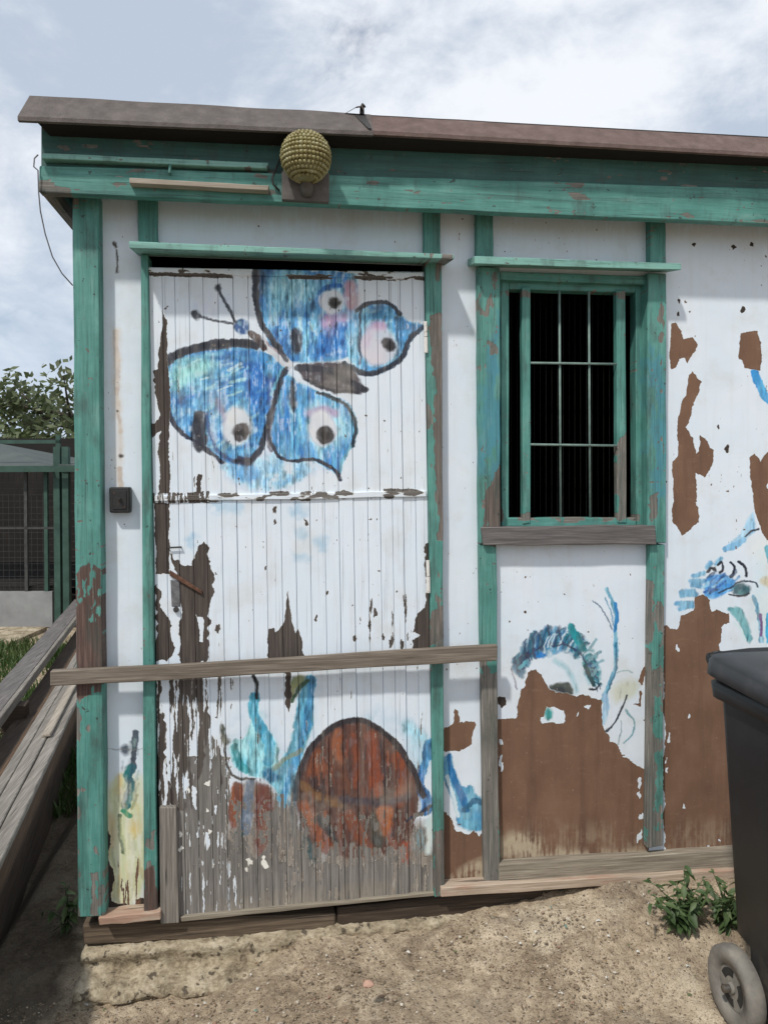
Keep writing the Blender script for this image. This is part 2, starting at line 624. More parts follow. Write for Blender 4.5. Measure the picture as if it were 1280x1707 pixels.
for k in range(14):
    x_, y_ = rnd.uniform(140, 480), rnd.uniform(420, 620)
    stroke([(x_, y_), (x_ + rnd.uniform(25, 60), y_ - rnd.uniform(5, 28))], T, YD, rnd.uniform(6, 13),
           rnd.choice([(190, 218, 226), (40, 108, 190), (96, 166, 214), (214, 226, 234), (66, 132, 190)]), alpha=0.65)
fill([(470, 380), (560, 420), (600, 445), (560, 500), (500, 470)], T, YD, (92, 164, 214), (52, 122, 196), alpha=0.8, soft=5)
stroke([(600, 440), (575, 520), (555, 560)], T, YD, 20, (120, 180, 216), alpha=0.9)
stroke([(122, 425), (180, 390), (260, 370), (350, 356), (440, 350), (490, 362)], T, YD, 36, (52, 56, 66), (70, 74, 84), N_fine)
stroke([(118, 500), (118, 630), (160, 702), (240, 752), (300, 802), (345, 838)], T, YD, 17, (42, 58, 92))
fill([(222, 632), (250, 622), (280, 640), (286, 800), (222, 800)], T, YD, (54, 58, 72), (78, 84, 98), soft=2)
stroke([(275, 640), (300, 740), (330, 800), (400, 836)], T, YD, 16, (48, 76, 130), alpha=0.9)
stroke([(610, 450), (565, 575), (532, 680), (512, 770), (470, 836), (405, 832)], T, YD, 22, (44, 58, 86), (60, 70, 90), N_fine)
stroke([(330, 590), (360, 660), (370, 730)], T, YD, 26, (170, 150, 186), alpha=0.7, soft=4)
fill(ell(412, 690, 62, 84), T, YD, (226, 226, 226), (202, 212, 222), N_iso, soft=4)
fill(ell(426, 713, 38, 40), T, YD, (58, 52, 56), (78, 72, 74), soft=2)
fill(ell(440, 832, 38, 20), T, YD, (56, 60, 86), soft=2)
# lower wing
fill([(600, 470), (640, 500), (720, 540), (800, 560), (862, 590), (893, 640), (897, 700), (872, 770), (832, 830), (822, 905), (770, 862), (700, 822),
      (620, 836), (570, 822), (542, 760), (542, 680), (570, 600)], T, YD, (48, 124, 202), (108, 174, 222), N_vert)
fill([(690, 590), (780, 580), (850, 640), (870, 720), (820, 790), (720, 800), (690, 720)], T, YD, (126, 180, 216), (166, 200, 222), N_brush, 0.85, 7)
dabs([(600, 470), (640, 500), (720, 540), (800, 560), (862, 590), (893, 640), (897, 700), (872, 770), (832, 830), (770, 862), (700, 822), (620, 836), (570, 822), (542, 760), (542, 680), (570, 600)], T, YD, 110,
     lambda x, y: (0.2, 1), [(38, 98, 176), (60, 124, 190), (118, 172, 208), (160, 202, 214), (92, 150, 200), (190, 210, 220), (44, 92, 150)], 60, 14, 0.6)
stroke([(700, 640), (760, 620), (810, 640)], T, YD, 34, (190, 168, 196), alpha=0.8, soft=5)
fill(ell(756, 702, 56, 76), T, YD, (226, 226, 228), (204, 210, 220), N_iso, soft=4)
fill(ell(765, 728, 34, 42), T, YD, (54, 50, 52), (76, 72, 74), soft=2)
stroke([(740, 552), (820, 576), (880, 632), (893, 700), (872, 772)], T, YD, 17, (58, 84, 98))
stroke([(532, 690), (545, 772), (580, 826), (640, 838), (710, 826), (770, 846), (810, 880), (826, 912)], T, YD, 15, (40, 54, 88))
stroke([(870, 770), (832, 826), (822, 880)], T, YD, 9, (110, 160, 190))
stroke([(540, 790), (536, 700), (560, 620)], T, YD, 16, (92, 82, 96), alpha=0.8)
fill(ell(632, 566, 18, 78), T, YD, (46, 58, 84), (64, 74, 96), soft=2)
fill([(605, 450), (650, 520), (690, 520), (690, 660), (640, 650)], T, YD, (72, 146, 210), alpha=0.4, soft=8)
# thorax, head and feelers
stroke([(505, 345), (560, 390), (622, 442)], T, YD, 34, (206, 208, 212), (180, 190, 202), N_fine)
stroke([(465, 312), (500, 345), (520, 372)], T, YD, 30, (66, 54, 54), (110, 96, 90), N_fine)
stroke([(530, 350), (590, 400)], T, YD, 10, (150, 120, 130), alpha=0.7)
fill(ell(428, 282, 31, 33), T, YD, (36, 58, 112), (58, 90, 150), soft=2)
fill(ell(424, 268, 11, 9), T, YD, (150, 180, 220), soft=2)
stroke([(402, 262), (375, 200), (328, 128)], T, YD, 13, (66, 72, 82))
fill(ell(325, 122, 17, 18), T, YD, (60, 66, 76), soft=2)
stroke([(388, 270), (310, 252), (240, 236)], T, YD, 10, (74, 78, 88))
fill(ell(237, 236, 19, 20), T, YD, (62, 66, 76), soft=2)

def weather(pts, T, Y, fade=0.45, mute=0.16, rough=1.1, hue=1.0):
    w_, mk = poly_mask(pts, T, Y, 3, 0.5, 0)
    x0, x1, y0, y1 = w_
    c = COL[y0:y1, x0:x1]
    blue = np.clip((c[..., 2:3] - c[..., 0:1] * 1.35) * 6, 0, 1)
    c = c * (1 + hue * blue * np.array([-0.10, 0.12, 0.02], np.float32))
    c = c * (1 + blue * ((N_streak[y0:y1, x0:x1] + N_vfine[y0:y1, x0:x1] - 1.0) * rough)[..., None])
    lum = c.mean(-1, keepdims=True)
    c = c + (lum - c) * mute
    n_ = N_streak[y0:y1, x0:x1]
    art = np.clip((np.abs(c - white1).max(-1) - 0.16) * 8, 0, 1)
    a = (np.clip((n_ - 0.60) * 7, 0, 1) * fade * mk * art * np.clip((c.mean(-1) - 0.03) * 9, 0.2, 1))[..., None]
    c = c * (1 - a) + white1 * a
    d = (1 - np.clip((0.40 - n_) * 5, 0, 1) * 0.25 * mk * art)[..., None]
    COL[y0:y1, x0:x1] = c * d


weather([(40, 0), (1190, 0), (1190, 980), (40, 980)], T, YD, 0.5, 0.04)
# the black brush line once more over the worn colour
T = zoom(230, 430, 2.4615)
for pts_, wd in (([(487, 40), (478, 150), (500, 255), (556, 345), (612, 425)], 17), ([(895, 222), (930, 195), (975, 180), (1035, 194), (1075, 235)], 11),
                 ([(1160, 285), (1115, 330), (1085, 405), (1035, 455), (960, 480), (890, 468), (845, 440)], 15), ([(122, 425), (180, 390), (260, 370), (350, 356), (440, 350), (490, 362)], 24),
                 ([(118, 500), (118, 630), (160, 702), (240, 752), (300, 802), (345, 838)], 10), ([(610, 450), (565, 575), (532, 680), (512, 770), (470, 836), (405, 832)], 14),
                 ([(740, 552), (820, 576), (880, 632), (893, 700), (872, 772)], 9), ([(532, 690), (545, 772), (580, 826), (640, 838), (710, 826), (770, 846), (810, 880), (826, 912)], 10),
                 ([(655, 455), (760, 450), (850, 500), (930, 545)], 26), ([(690, 500), (780, 540), (900, 552)], 14), ([(640, 300), (655, 380)], 20), ([(630, 510), (634, 620)], 14), ([(240, 650), (256, 780)], 26)):
    stroke(pts_, T, YD, wd, (28, 32, 44), (52, 54, 64), N_fine, 0.85)
for c_, r_ in (((808, 184), 15), ((1024, 360), 20), ((427, 714), 26), ((766, 730), 22)):
    fill(blob(c_[0], c_[1], r_, r_ * 1.1), T, YD, (30, 28, 30), soft=1.5, alpha=0.85)
# --- pale drips below the batten, lower door picture
T = zoom(230, 820, 2.0645)
for (x_, y_, rx_, ry_) in ((555, 65, 32, 30), (560, 140, 30, 26), (632, 182, 24, 26), (552, 226, 30, 16), (300, 60, 60, 24), (190, 170, 20, 30)):
    fill(ell(x_, y_, rx_, ry_), T, YD, (148, 190, 218), (206, 220, 230), N_iso, 0.8, 5, 2, 0.1)
T = zoom(230, 1080, 2.0645)
fill([(300, 270), (420, 150), (480, 330), (540, 420), (600, 130), (640, 120), (620, 330), (700, 240), (860, 200), (1000, 260), (1000, 420), (900, 380), (740, 245), (560, 420), (500, 480), (330, 440)],
     T, YD, (176, 200, 220), (214, 224, 232), N_iso, 0.7, 10, 2, 0.1)
fill([(390, 140), (410, 180), (420, 240), (470, 330), (482, 372), (470, 420), (430, 450), (350, 430), (318, 370), (330, 300), (352, 320), (380, 300), (386, 220)],
     T, YD, (112, 176, 204), (170, 206, 220), N_brush)
stroke([(400, 165), (392, 215), (415, 265), (450, 320), (446, 390)], T, YD, 34, (58, 140, 180), (92, 160, 192), N_brush)
stroke([(335, 340), (350, 400), (372, 420)], T, YD, 22, (54, 136, 150), alpha=0.9)
fill([(575, 100), (605, 90), (610, 160), (602, 230), (582, 330), (548, 420), (522, 520), (490, 532), (468, 480), (430, 440), (480, 400), (520, 330), (540, 230), (552, 150)],
     T, YD, (82, 146, 184), (134, 178, 202), N_brush)
stroke([(600, 110), (590, 220), (560, 330), (520, 440), (495, 520)], T, YD, 24, (62, 124, 176), (90, 150, 196), N_brush)
fill([(520, 110), (570, 92), (582, 118), (545, 160), (522, 195)], T, YD, (150, 152, 104), (120, 140, 110), soft=3)
stroke([(582, 116), (552, 142), (528, 182)], T, YD, 12, (54, 84, 64))
stroke([(440, 440), (500, 380), (560, 350)], T, YD, 16, (130, 140, 100), alpha=0.7)
fill([(418, 420), (460, 400), (490, 450), (450, 470)], T, YD, (40, 100, 140), soft=3)
stroke([(395, 96), (408, 120), (405, 172)], T, YD, 11, (34, 36, 40))
fill([(278, 268), (298, 262), (302, 300), (328, 322), (300, 338), (286, 315)], T, YD, (46, 58, 54), (84, 90, 84), N_fine, soft=2)
stroke([(302, 330), (304, 400), (330, 446), (400, 452)], T, YD, 8, (38, 36, 40))
fill([(905, 230), (950, 260), (1000, 310), (1000, 420), (960, 470), (900, 360)], T, YD, (150, 184, 214), (200, 214, 228), N_iso, 0.8, 7)
stroke([(1000, 330), (975, 420), (962, 470), (1000, 515), (990, 560)], T, YD, 34, (58, 106, 168), (86, 140, 190), N_brush)
fill([(308, 470), (420, 450), (520, 545), (545, 540), (550, 650), (940, 640), (985, 560), (1025, 720), (1035, 900), (300, 900)], T, YD, (104, 92, 84), (142, 132, 122), N_vert, 1.0, 5, 2.0)
# the brown mound
MOUND = [(540, 560), (538, 450), (572, 382), (620, 312), (680, 260), (740, 244), (800, 256), (862, 300), (912, 362), (948, 432), (975, 505), (962, 580), (940, 640),
         (905, 690), (850, 705), (780, 720), (700, 720), (620, 705), (570, 640)]
fill(MOUND, T, YD, (66, 46, 44), (104, 68, 56), N_vert)
for (pts_, wd, c) in (([(800, 300), (815, 400), (820, 490)], 42, (150, 78, 56)), ([(890, 370), (905, 450), (895, 525)], 40, (146, 76, 50)),
                      ([(690, 290), (675, 340), (690, 390)], 34, (164, 92, 60)), ([(740, 300), (752, 400), (745, 470)], 22, (140, 74, 52)),
                      ([(575, 545), (615, 620), (655, 690)], 38, (162, 92, 64)), ([(725, 570), (760, 640), (795, 695)], 40, (138, 78, 58)),
                      ([(848, 560), (850, 600), (850, 620)], 52, (184, 104, 60)), ([(918, 680), (916, 720), (914, 745)], 30, (170, 86, 64)),
                      ([(600, 430), (640, 400), (660, 430)], 30, (128, 76, 56)), ([(560, 470), (620, 510), (700, 540)], 26, (134, 96, 66)),
                      ([(860, 650), (880, 680)], 26, (150, 96, 80)), ([(650, 350), (700, 430), (740, 500)], 24, (112, 70, 56)), ([(620, 360), (600, 430)], 30, (136, 76, 54))):
    stroke(pts_, T, YD, wd, tuple(min(255, int(v * q_)) for v, q_ in zip(c, (0.98, 1.0, 0.96))), tuple(int(v * 0.74) for v in c), N_streak, 0.95, 3)
for k in range(40):
    x_ = rnd.uniform(560, 950)
    y_ = rnd.uniform(300, 660)
    if abs(x_ - 750) < 190 - max(0, 430 - y_) * 0.8:
        stroke([(x_, y_), (x_ + rnd.uniform(-6, 6), y_ + rnd.uniform(30, 80))], T, YD, rnd.uniform(4, 10), rnd.choice([(48, 36, 40), (146, 88, 64), (58, 56, 62), (120, 66, 50)]), alpha=0.7)
fill([(600, 560), (660, 590), (700, 690), (650, 640)], T, YD, (52, 62, 66), soft=3, alpha=0.85)
fill([(790, 560), (830, 580), (850, 680), (810, 700)], T, YD, (66, 72, 66), soft=3, alpha=0.8)
fill([(560, 620), (600, 660), (620, 740), (580, 750)], T, YD, (44, 72, 78), soft=4, alpha=0.9)
stroke([(700, 520), (780, 530), (850, 540), (930, 510)], T, YD, 24, (62, 56, 68), alpha=0.8, soft=4)
stroke([(538, 520), (545, 440), (575, 380), (622, 310), (682, 258), (742, 243), (802, 256), (864, 300), (914, 362), (950, 435), (985, 505)], T, YD, 20, (40, 36, 42), (58, 50, 54), N_fine)
stroke([(535, 440), (530, 560), (535, 640)], T, YD, 22, (54, 72, 84), alpha=0.8, soft=3)
fill([(310, 470), (362, 450), (368, 520), (345, 622), (318, 622)], T, YD, (140, 82, 56), (108, 66, 54), N_vert)
fill([(398, 462), (440, 455), (465, 520), (460, 600), (440, 700), (400, 720), (405, 560)], T, YD, (108, 60, 52), (120, 84, 66), N_vert, 0.9, 4)
stroke([(388, 470), (380, 560), (365, 630)], T, YD, 32, (80, 94, 118), (100, 110, 128), N_vert)
stroke([(350, 640), (345, 700), (360, 740)], T, YD, 26, (60, 84, 84), alpha=0.8)
fill([(470, 500), (520, 520), (515, 560), (480, 545)], T, YD, (92, 150, 190), alpha=0.8)
stroke([(928, 592), (975, 562), (1022, 530)], T, YD, 12, (44, 48, 68))
fill([(985, 590), (1012, 570), (1016, 700), (978, 712), (990, 660)], T, YD, (176, 202, 208), (210, 218, 214), soft=3)
fill([(940, 640), (985, 600), (985, 690), (955, 720)], T, YD, (84, 120, 134), (110, 110, 110), alpha=0.8, soft=4)

weather([(280, 60), (1040, 60), (1040, 900), (280, 900)], T, YD, 0.22, 0.0)
# paint loss on the door
T = zoom(230, 430, 2.4615)
lose([(92, 300), (102, 225), (116, 300), (124, 420), (131, 970), (90, 970), (86, 400)], T, YD, 0.8)
lose([(60, 470), (85, 460), (88, 640), (70, 600)], T, YD, 0.9)
lose([(62, 690), (86, 660), (88, 720), (64, 740)], T, YD, 0.9)
lose([(240, 960), (246, 890), (258, 888), (262, 965)], T, YD, 0.9)
lose([(40, 80), (215, 80), (215, 560), (40, 560)], T, YD, 0.7, thr=0.30)
lose([(130, 760), (420, 860), (420, 985), (130, 985)], T, YD, 0.7, thr=0.30)
lose([(256, 822), (712, 815), (712, 831), (256, 840)], PX, YD, 0.45, thr=0.37, nz=N_diag, warp=0.4)
lose([(256, 822), (350, 820), (350, 838), (256, 840)], PX, YD, 0.6, thr=0.52, warp=0.4)
lose([(246, 444), (707, 453), (707, 466), (246, 458)], PX, YD, 0.6, thr=0.28, nz=N_diag, warp=0.4)
lose([(246, 456), (707, 464), (707, 470), (246, 462)], PX, YD, 0.6, thr=0.50, nz=N_diag, warp=0.4)
T = zoom(230, 820, 2.0645)
lose([(57, 40), (107, 40), (107, 285), (57, 285)], T, YD, 0.85)
lose([(110, 215), (150, 245), (190, 250), (203, 215), (215, 180), (232, 168), (246, 180), (255, 240), (262, 330), (250, 372), (240, 400), (245, 500), (236, 590), (140, 590), (135, 470), (155, 400), (135, 330)],
     T, YD, 0.75, warp=1.8)
lose([(58, 330), (70, 310), (75, 400), (105, 450), (120, 545), (95, 590), (58, 590)], T, YD, 0.9, warp=1.6)
keep([(196, 400), (206, 430), (226, 430), (222, 520), (210, 520), (205, 440)], T, YD)
keep([(70, 300), (105, 300), (110, 400), (118, 430), (100, 430), (80, 395)], T, YD)
lose([(450, 600), (450, 472), (470, 466), (478, 482), (490, 470), (500, 445), (511, 400), (518, 345), (525, 400), (531, 450), (540, 486), (550, 470), (566, 510), (574, 600)], T, YD, 0.7, warp=0.8)
lose([(988, 180), (1002, 175), (1006, 560), (945, 560), (948, 510), (975, 492), (950, 480), (956, 440), (985, 400), (990, 330)], T, YD, 0.75)
for (x_, y_, r_) in ((470, 66, 6), (472, 105, 6), (582, 105, 7), (815, 420, 9), (795, 460, 8), (870, 520, 10), (650, 350, 5), (608, 440, 6), (840, 500, 6), (440, 260, 4), (745, 500, 6), (275, 470, 9), (905, 525, 8)):
    lose(blob(x_, y_, r_, r_ * 2.3), T, YD, 0.7, warp=0.8)
lose([(110, 480), (1000, 420), (1000, 600), (110, 600)], T, YD, 0.6, thr=0.25)
lose([(740, 380), (1000, 330), (1000, 600), (740, 600)], T, YD, 0.6, thr=0.31)
T = zoom(230, 1080, 2.0645)
lose([(150, 380), (320, 380), (330, 640), (150, 640)], T, YD, 0.35, thr=0.56, nz=N_streak)
lose([(60, 100), (80, 100), (90, 330), (112, 450), (128, 540), (180, 540), (186, 430), (215, 320), (238, 215), (252, 240), (262, 300), (292, 380), (308, 440), (322, 540), (322, 780), (420, 775), (520, 765),
      (560, 725), (680, 748), (880, 738), (950, 770), (1000, 725), (1024, 710), (1030, 900), (60, 980)], T, YD, 0.25, warp=2.0, soft=2, thr=0.565)
lose([(60, 640), (320, 690), (560, 760), (1024, 740), (1030, 900), (60, 980)], T, YD, 0.25, warp=2.0, soft=6, thr=0.63)
lose([(60, 100), (80, 100), (90, 330), (112, 450), (128, 540), (60, 640)], T, YD, 0.85, amount=0.2)
lose([(108, 100), (225, 100), (252, 240), (190, 560), (120, 560)], T, YD, 0.65, thr=0.50)
lose([(225, 100), (330, 100), (320, 470), (240, 470)], T, YD, 0.6, thr=0.36)
lose([(320, 500), (540, 500), (560, 760), (320, 790)], T, YD, 0.35, thr=0.52)
lose([(540, 600), (1020, 600), (1020, 780), (540, 780)], T, YD, 0.3, thr=0.47)
lose([(530, 240), (1000, 240), (1000, 620), (530, 620)], T, YD, 0.4, thr=0.30)
lose([(330, 100), (1005, 100), (1005, 460), (330, 460)], T, YD, 0.6, thr=0.25)
lose([(508, 85), (526, 85), (528, 170), (515, 220), (506, 200)], T, YD, 0.8)
keep([(195, 470), (212, 480), (205, 560), (190, 540)], T, YD)
keep([(312, 470), (362, 452), (440, 455), (468, 520), (462, 640), (440, 700), (400, 722), (345, 640), (318, 625)], T, YD)
lose([(300, 520), (480, 520), (480, 740), (300, 740)], T, YD, 0.3, thr=0.42, nz=N_streak)
keep([(540, 480), (975, 480), (962, 590), (940, 650), (905, 700), (850, 712), (780, 728), (700, 728), (620, 715), (565, 650)], T, YD)
lose([(530, 560), (990, 560), (990, 760), (530, 760)], T, YD, 0.35, thr=0.35, nz=N_streak)
lose([(530, 685), (990, 685), (990, 760), (530, 760)], T, YD, 0.3, thr=0.47)
keep([(982, 590), (1012, 570), (1018, 700), (985, 712)], T, YD)
for (x_, y_, r_) in ((380, 728, 13), (437, 740, 13), (372, 755, 7), (255, 640, 7), (148, 640, 9), (150, 690, 9), (180, 500, 10), (250, 470, 12), (265, 750, 5), (245, 560, 5)):
    w_, mk = poly_mask(blob(x_, y_, r_, r_ * 1.5), T, YD, 1, 1.6, 0)
    blend(w_, mk, (232, 230, 222))
    COV[w_[2]:w_[3], w_[0]:w_[1]] = np.maximum(COV[w_[2]:w_[3], w_[0]:w_[1]], mk)
dust([(240, 860), (1024, 800), (1030, 900), (240, 960)], T, YD, 0.28, 12, 0.48)

# --- narrow panel between door and window, lower part
fill([(1040, 370), (1085, 365), (1092, 430), (1120, 482), (1150, 465), (1160, 500), (1190, 520), (1190, 632), (1140, 642), (1090, 602), (1096, 560), (1062, 470), (1040, 440)], T, YP, (62, 138, 186), (112, 178, 206), N_brush)
stroke([(1070, 375), (1080, 440), (1120, 520), (1130, 560)], T, YP, 22, (34, 110, 166))
stroke([(1120, 560), (1160, 520), (1185, 540)], T, YP, 18, (42, 104, 140))
stroke([(1062, 440), (1090, 520), (1100, 580)], T, YP, 12, (206, 226, 234))
lose([(1050, 272), (1085, 264), (1089, 215), (1102, 222), (1104, 264), (1160, 250), (1167, 268), (1150, 292), (1148, 335), (1130, 345), (1110, 362), (1050, 352)], T, YP, 0.6)
lose([(1040, 560), (1080, 590), (1090, 620), (1112, 645), (1140, 640), (1165, 655), (1200, 640), (1200, 830), (1040, 830)], T, YP, 0.5, warp=2.0)
dust([(1100, 770), (1140, 745), (1200, 720), (1200, 830), (1050, 830)], T, YP, 1.0, 8, 0.45)
# --- left panel: rust streak, dark plant on yellow
T = PX
for (y0_, y1_, w2, a) in ((552, 600, 7, .8), (600, 650, 9, .7), (650, 720, 6, .8), (720, 765, 5, .5), (780, 812, 8, .9)):
    stroke([(193 + (y0_ - 552) * .035, y0_), (194 + (y1_ - 552) * .035, y1_)], T, YP, w2, (156, 122, 100), (206, 190, 172), N_fine, a, 1.2)
stroke([(194, 552), (200, 812)], T, YP, 14, (214, 206, 198), alpha=0.5, soft=3)
stroke([(195, 418), (195, 452)], T, YP, 2.5, (70, 64, 60))
for (x_, y_, r_) in ((190, 408, 3), (194, 411, 4), (195, 453, 3), (197, 684, 2.5), (203, 760, 3)):
    fill(ell(x_, y_, r_, r_), T, YP, (66, 58, 54), soft=1.5)
T = zoom(120, 1180, 4.27)
fill([(215, 640), (330, 470), (480, 460), (540, 560), (540, 1420), (215, 1420)], T, YP, (204, 208, 160), (224, 222, 194), N_vert, 0.9, 10)
fill([(310, 500), (350, 480), (352, 600), (320, 620)], T, YP, (196, 166, 104), alpha=0.8, soft=5)
fill([(400, 840), (470, 780), (490, 880), (440, 930)], T, YP, (216, 188, 106), alpha=0.8, soft=6)
fill([(250, 780), (300, 760), (300, 1000), (255, 1100)], T, YP, (196, 158, 112), alpha=0.7, soft=6)
stroke([(455, 180), (450, 290), (430, 350), (440, 420)], T, YP, 40, (44, 56, 72), (80, 90, 104), N_fine)
fill([(330, 300), (400, 262), (420, 330), (350, 350)], T, YP, (84, 94, 106), soft=3)
stroke([(425, 430), (390, 490), (430, 540), (400, 620), (385, 700)], T, YP, 58, (24, 78, 96), (16, 112, 116), N_brush)
stroke([(360, 740), (420, 780), (390, 760)], T, YP, 34, (60, 140, 110))
stroke([(335, 780), (340, 880), (360, 1035)], T, YP, 22, (66, 88, 66), alpha=0.9)
stroke([(470, 620), (430, 720)], T, YP, 22, (130, 120, 60), alpha=0.6)
dabs([(215, 480), (540, 460), (540, 1420), (215, 1420)], T, YP, 150, lambda x, y: (0.08, 1), [(226, 224, 200), (206, 208, 150), (190, 196, 150), (214, 186, 116), (232, 232, 222), (150, 150, 120), (120, 136, 110)], 150, 16, 0.55)
dabs([(340, 250), (480, 180), (490, 500), (440, 720), (350, 700)], T, YP, 26, lambda x, y: (-0.2, 1), [(18, 60, 78), (20, 110, 112), (60, 74, 88), (204, 214, 214), (30, 130, 120)], 70, 22, 0.7)
lose([(215, 900), (250, 880), (270, 1100), (285, 1380), (400, 1390), (420, 1460), (215, 1460)], T, YP, 0.9, warp=1.6)
lose([(470, 1370), (560, 1330), (560, 1460), (460, 1460)], T, YP, 0.9)
lose([(280, 1050), (520, 1050), (540, 1420), (280, 1420)], T, YP, 0.6, thr=0.36)
stroke([(230, 290), (320, 305), (410, 310), (520, 300)], T, YP, 5, (120, 118, 116), alpha=0.8)
# --- panel below the window
T = zoom(820, 960, 4.267)
fill([(140, 660), (160, 610), (300, 440), (440, 400), (560, 420), (680, 520), (760, 660), (760, 790), (660, 830), (600, 870), (540, 700), (420, 590), (260, 600), (170, 720)], T, YP,
     (206, 220, 230), (222, 228, 234), N_iso, 0.9, 9)
stroke([(170, 600), (250, 540), (330, 480), (440, 440), (550, 470), (640, 550), (700, 650), (715, 730)], T, YP, 62, (72, 128, 160), (100, 158, 190), N_brush, 0.95)
ring = [(452 + 318 * math.cos(R(a)), 770 + 395 * math.sin(R(a))) for a in range(-168, 2, 10)] + [(440 + 245 * math.cos(R(a)), 770 + 215 * math.sin(R(a))) for a in range(0, -170, -10)]
fill(ring, T, YP, (86, 138, 166), (140, 182, 200), N_brush, 0.95, 4, 2.0, 0.05)
cen = (450, 770)
for k in range(110):
    a = math.radians(-168 + k * 1.5 + rnd.uniform(-3, 3))
    f0, f1 = rnd.uniform(0.0, 0.7), rnd.uniform(0.75, 1.08)
    ca, sa = math.cos(a), math.sin(a)
    pt = lambda f, b: (cen[0] + (245 + 75 * f) * math.cos(a + b), cen[1] + (215 + 185 * f) * math.sin(a + b))
    if k < 42:
        c = rnd.choice([(92, 140, 168), (70, 108, 134), (120, 170, 196), (60, 66, 94)])
    elif k < 70:
        c = rnd.choice([(74, 142, 190), (100, 168, 208), (40, 112, 160), (60, 70, 100), (24, 122, 140)])
    else:
        c = rnd.choice([(20, 124, 140), (38, 140, 150), (110, 166, 178), (60, 78, 104), (140, 186, 196)])
    stroke([pt(f0, 0), pt((f0 + f1) / 2, 0.02), pt(f1, 0.07)], T, YP, rnd.uniform(18, 36), c, alpha=0.8, soft=2.2)
stroke([(165, 615), (240, 555), (320, 505)], T, YP, 30, (56, 62, 90))
stroke([(320, 510), (430, 470), (520, 490), (620, 570)], T, YP, 22, (58, 66, 98), alpha=0.85)
fill(ell(340, 562, 34, 24), T, YP, (28, 118, 190), soft=2)
for k in range(46):
    a = math.radians(-166 + k * 3.6 + rnd.uniform(-2, 2))
    f0, f1 = rnd.uniform(0.1, 0.5), rnd.uniform(0.7, 1.16)
    stroke([pt(f0, 0), pt((f0 + f1) / 2, 0.05), pt(f1 - 0.06, 0.12), pt(f1, 0.19)], T, YP, rnd.uniform(9, 19), rnd.choice([(20, 84, 112), (16, 104, 124), (40, 56, 92), (34, 100, 160), (24, 70, 88), (196, 216, 226)]), alpha=0.85)
for pts_ in ([(180, 640), (260, 560), (350, 500)], [(330, 420), (350, 470)], [(420, 500), (520, 490), (590, 540)], [(470, 380), (480, 450)], [(620, 560), (690, 650), (715, 740)], [(560, 360), (590, 440)], [(390, 350), (400, 420)]):
    stroke(pts_, T, YP, 15, (34, 42, 70), (54, 66, 92), N_fine, 0.85)
stroke([(190, 660), (240, 610)], T, YP, 26, (90, 160, 178))
stroke([(560, 360), (600, 440), (640, 520)], T, YP, 60, (14, 124, 138), (30, 150, 158), N_brush)
stroke([(660, 640), (700, 700), (720, 770)], T, YP, 34, (22, 84, 88), (40, 60, 70), N_fine)
stroke([(690, 800), (740, 805), (775, 765)], T, YP, 16, (36, 44, 56))
for (a0, a1) in (((680, 540), (740, 455)), ((690, 600), (770, 545)), ((720, 640), (790, 600)), ((720, 700), (760, 650))):
    stroke([a0, a1], T, YP, 24, (120, 164, 178), alpha=0.85)
stroke([(130, 660), (150, 740), (170, 800)], T, YP, 10, (130, 120, 140), alpha=0.8)
stroke([(440, 600), (540, 670), (595, 830)], T, YP, 26, (140, 184, 196), alpha=0.8, soft=4)
fill([(385, 790), (450, 750), (490, 770), (540, 760), (585, 870), (460, 830)], T, YP, (56, 62, 66), (90, 96, 88), N_fine, soft=2)
stroke([(808, 90), (850, 180), (885, 290), (872, 400), (882, 560), (874, 680), (815, 830), (775, 890)], T, YP, 30, (96, 164, 196), (140, 190, 210), N_brush)
stroke([(870, 200), (888, 290), (872, 390)], T, YP, 26, (40, 124, 184))
stroke([(880, 480), (884, 620), (868, 720), (815, 850)], T, YP, 13, (40, 110, 142))
stroke([(712, 178), (770, 235), (830, 320), (850, 380)], T, YP, 11, (104, 124, 146))
stroke([(800, 160), (850, 270), (860, 350)], T, YP, 10, (110, 150, 180))
stroke([(800, 860), (800, 960), (780, 1040)], T, YP, 50, (176, 204, 222), (140, 176, 206), N_brush)
stroke([(890, 690), (940, 665), (990, 690)], T, YP, 11, (150, 180, 186))
fill([(850, 790), (960, 730), (1050, 760), (1000, 880), (900, 900), (850, 940)], T, YP, (196, 200, 176), (216, 214, 200), N_iso, 0.8, 7)
stroke([(956, 850), (925, 950), (860, 1050), (800, 1105)], T, YP, 15, (36, 46, 58))
stroke([(950, 965), (1010, 1030), (1005, 1120), (930, 1185)], T, YP, 14, (112, 156, 168))
stroke([(910, 1030), (915, 1120), (890, 1200)], T, YP, 9, (140, 160, 168))
lose([(45, 1020), (165, 1003), (180, 880), (190, 800), (222, 780), (250, 700), (300, 683), (350, 700), (375, 760), (400, 800), (460, 830), (540, 855), (600, 862), (680, 835), (762, 890), (772, 1060),
      (802, 1100), (822, 1190), (892, 1200), (922, 1290), (982, 1300), (1040, 1355), (1082, 1390), (1100, 2020), (30, 2050), (30, 1030)], T, YP, 0.5, warp=1.3)
keep([(345, 1010), (370, 1000), (385, 930), (440, 930), (500, 950), (510, 1040), (470, 1060), (430, 1045), (350, 1055)], T, YP)
fill(ell(400, 980, 30, 50), T, YP, (60, 150, 150), soft=3)
keep([(640, 920), (690, 905), (680, 940)], T, YP)
keep([(585, 1000), (610, 950), (600, 1000)], T, YP)
lose([(35, 850), (85, 848), (85, 910), (50, 930), (35, 900)], T, YP, 0.9)
lose([(1030, 760), (1060, 680), (1095, 640), (1100, 700), (1060, 780)], T, YP, 0.6)
lose([(1040, 820), (1056, 820), (1050, 940), (1000, 930), (1040, 915)], T, YP, 0.7)
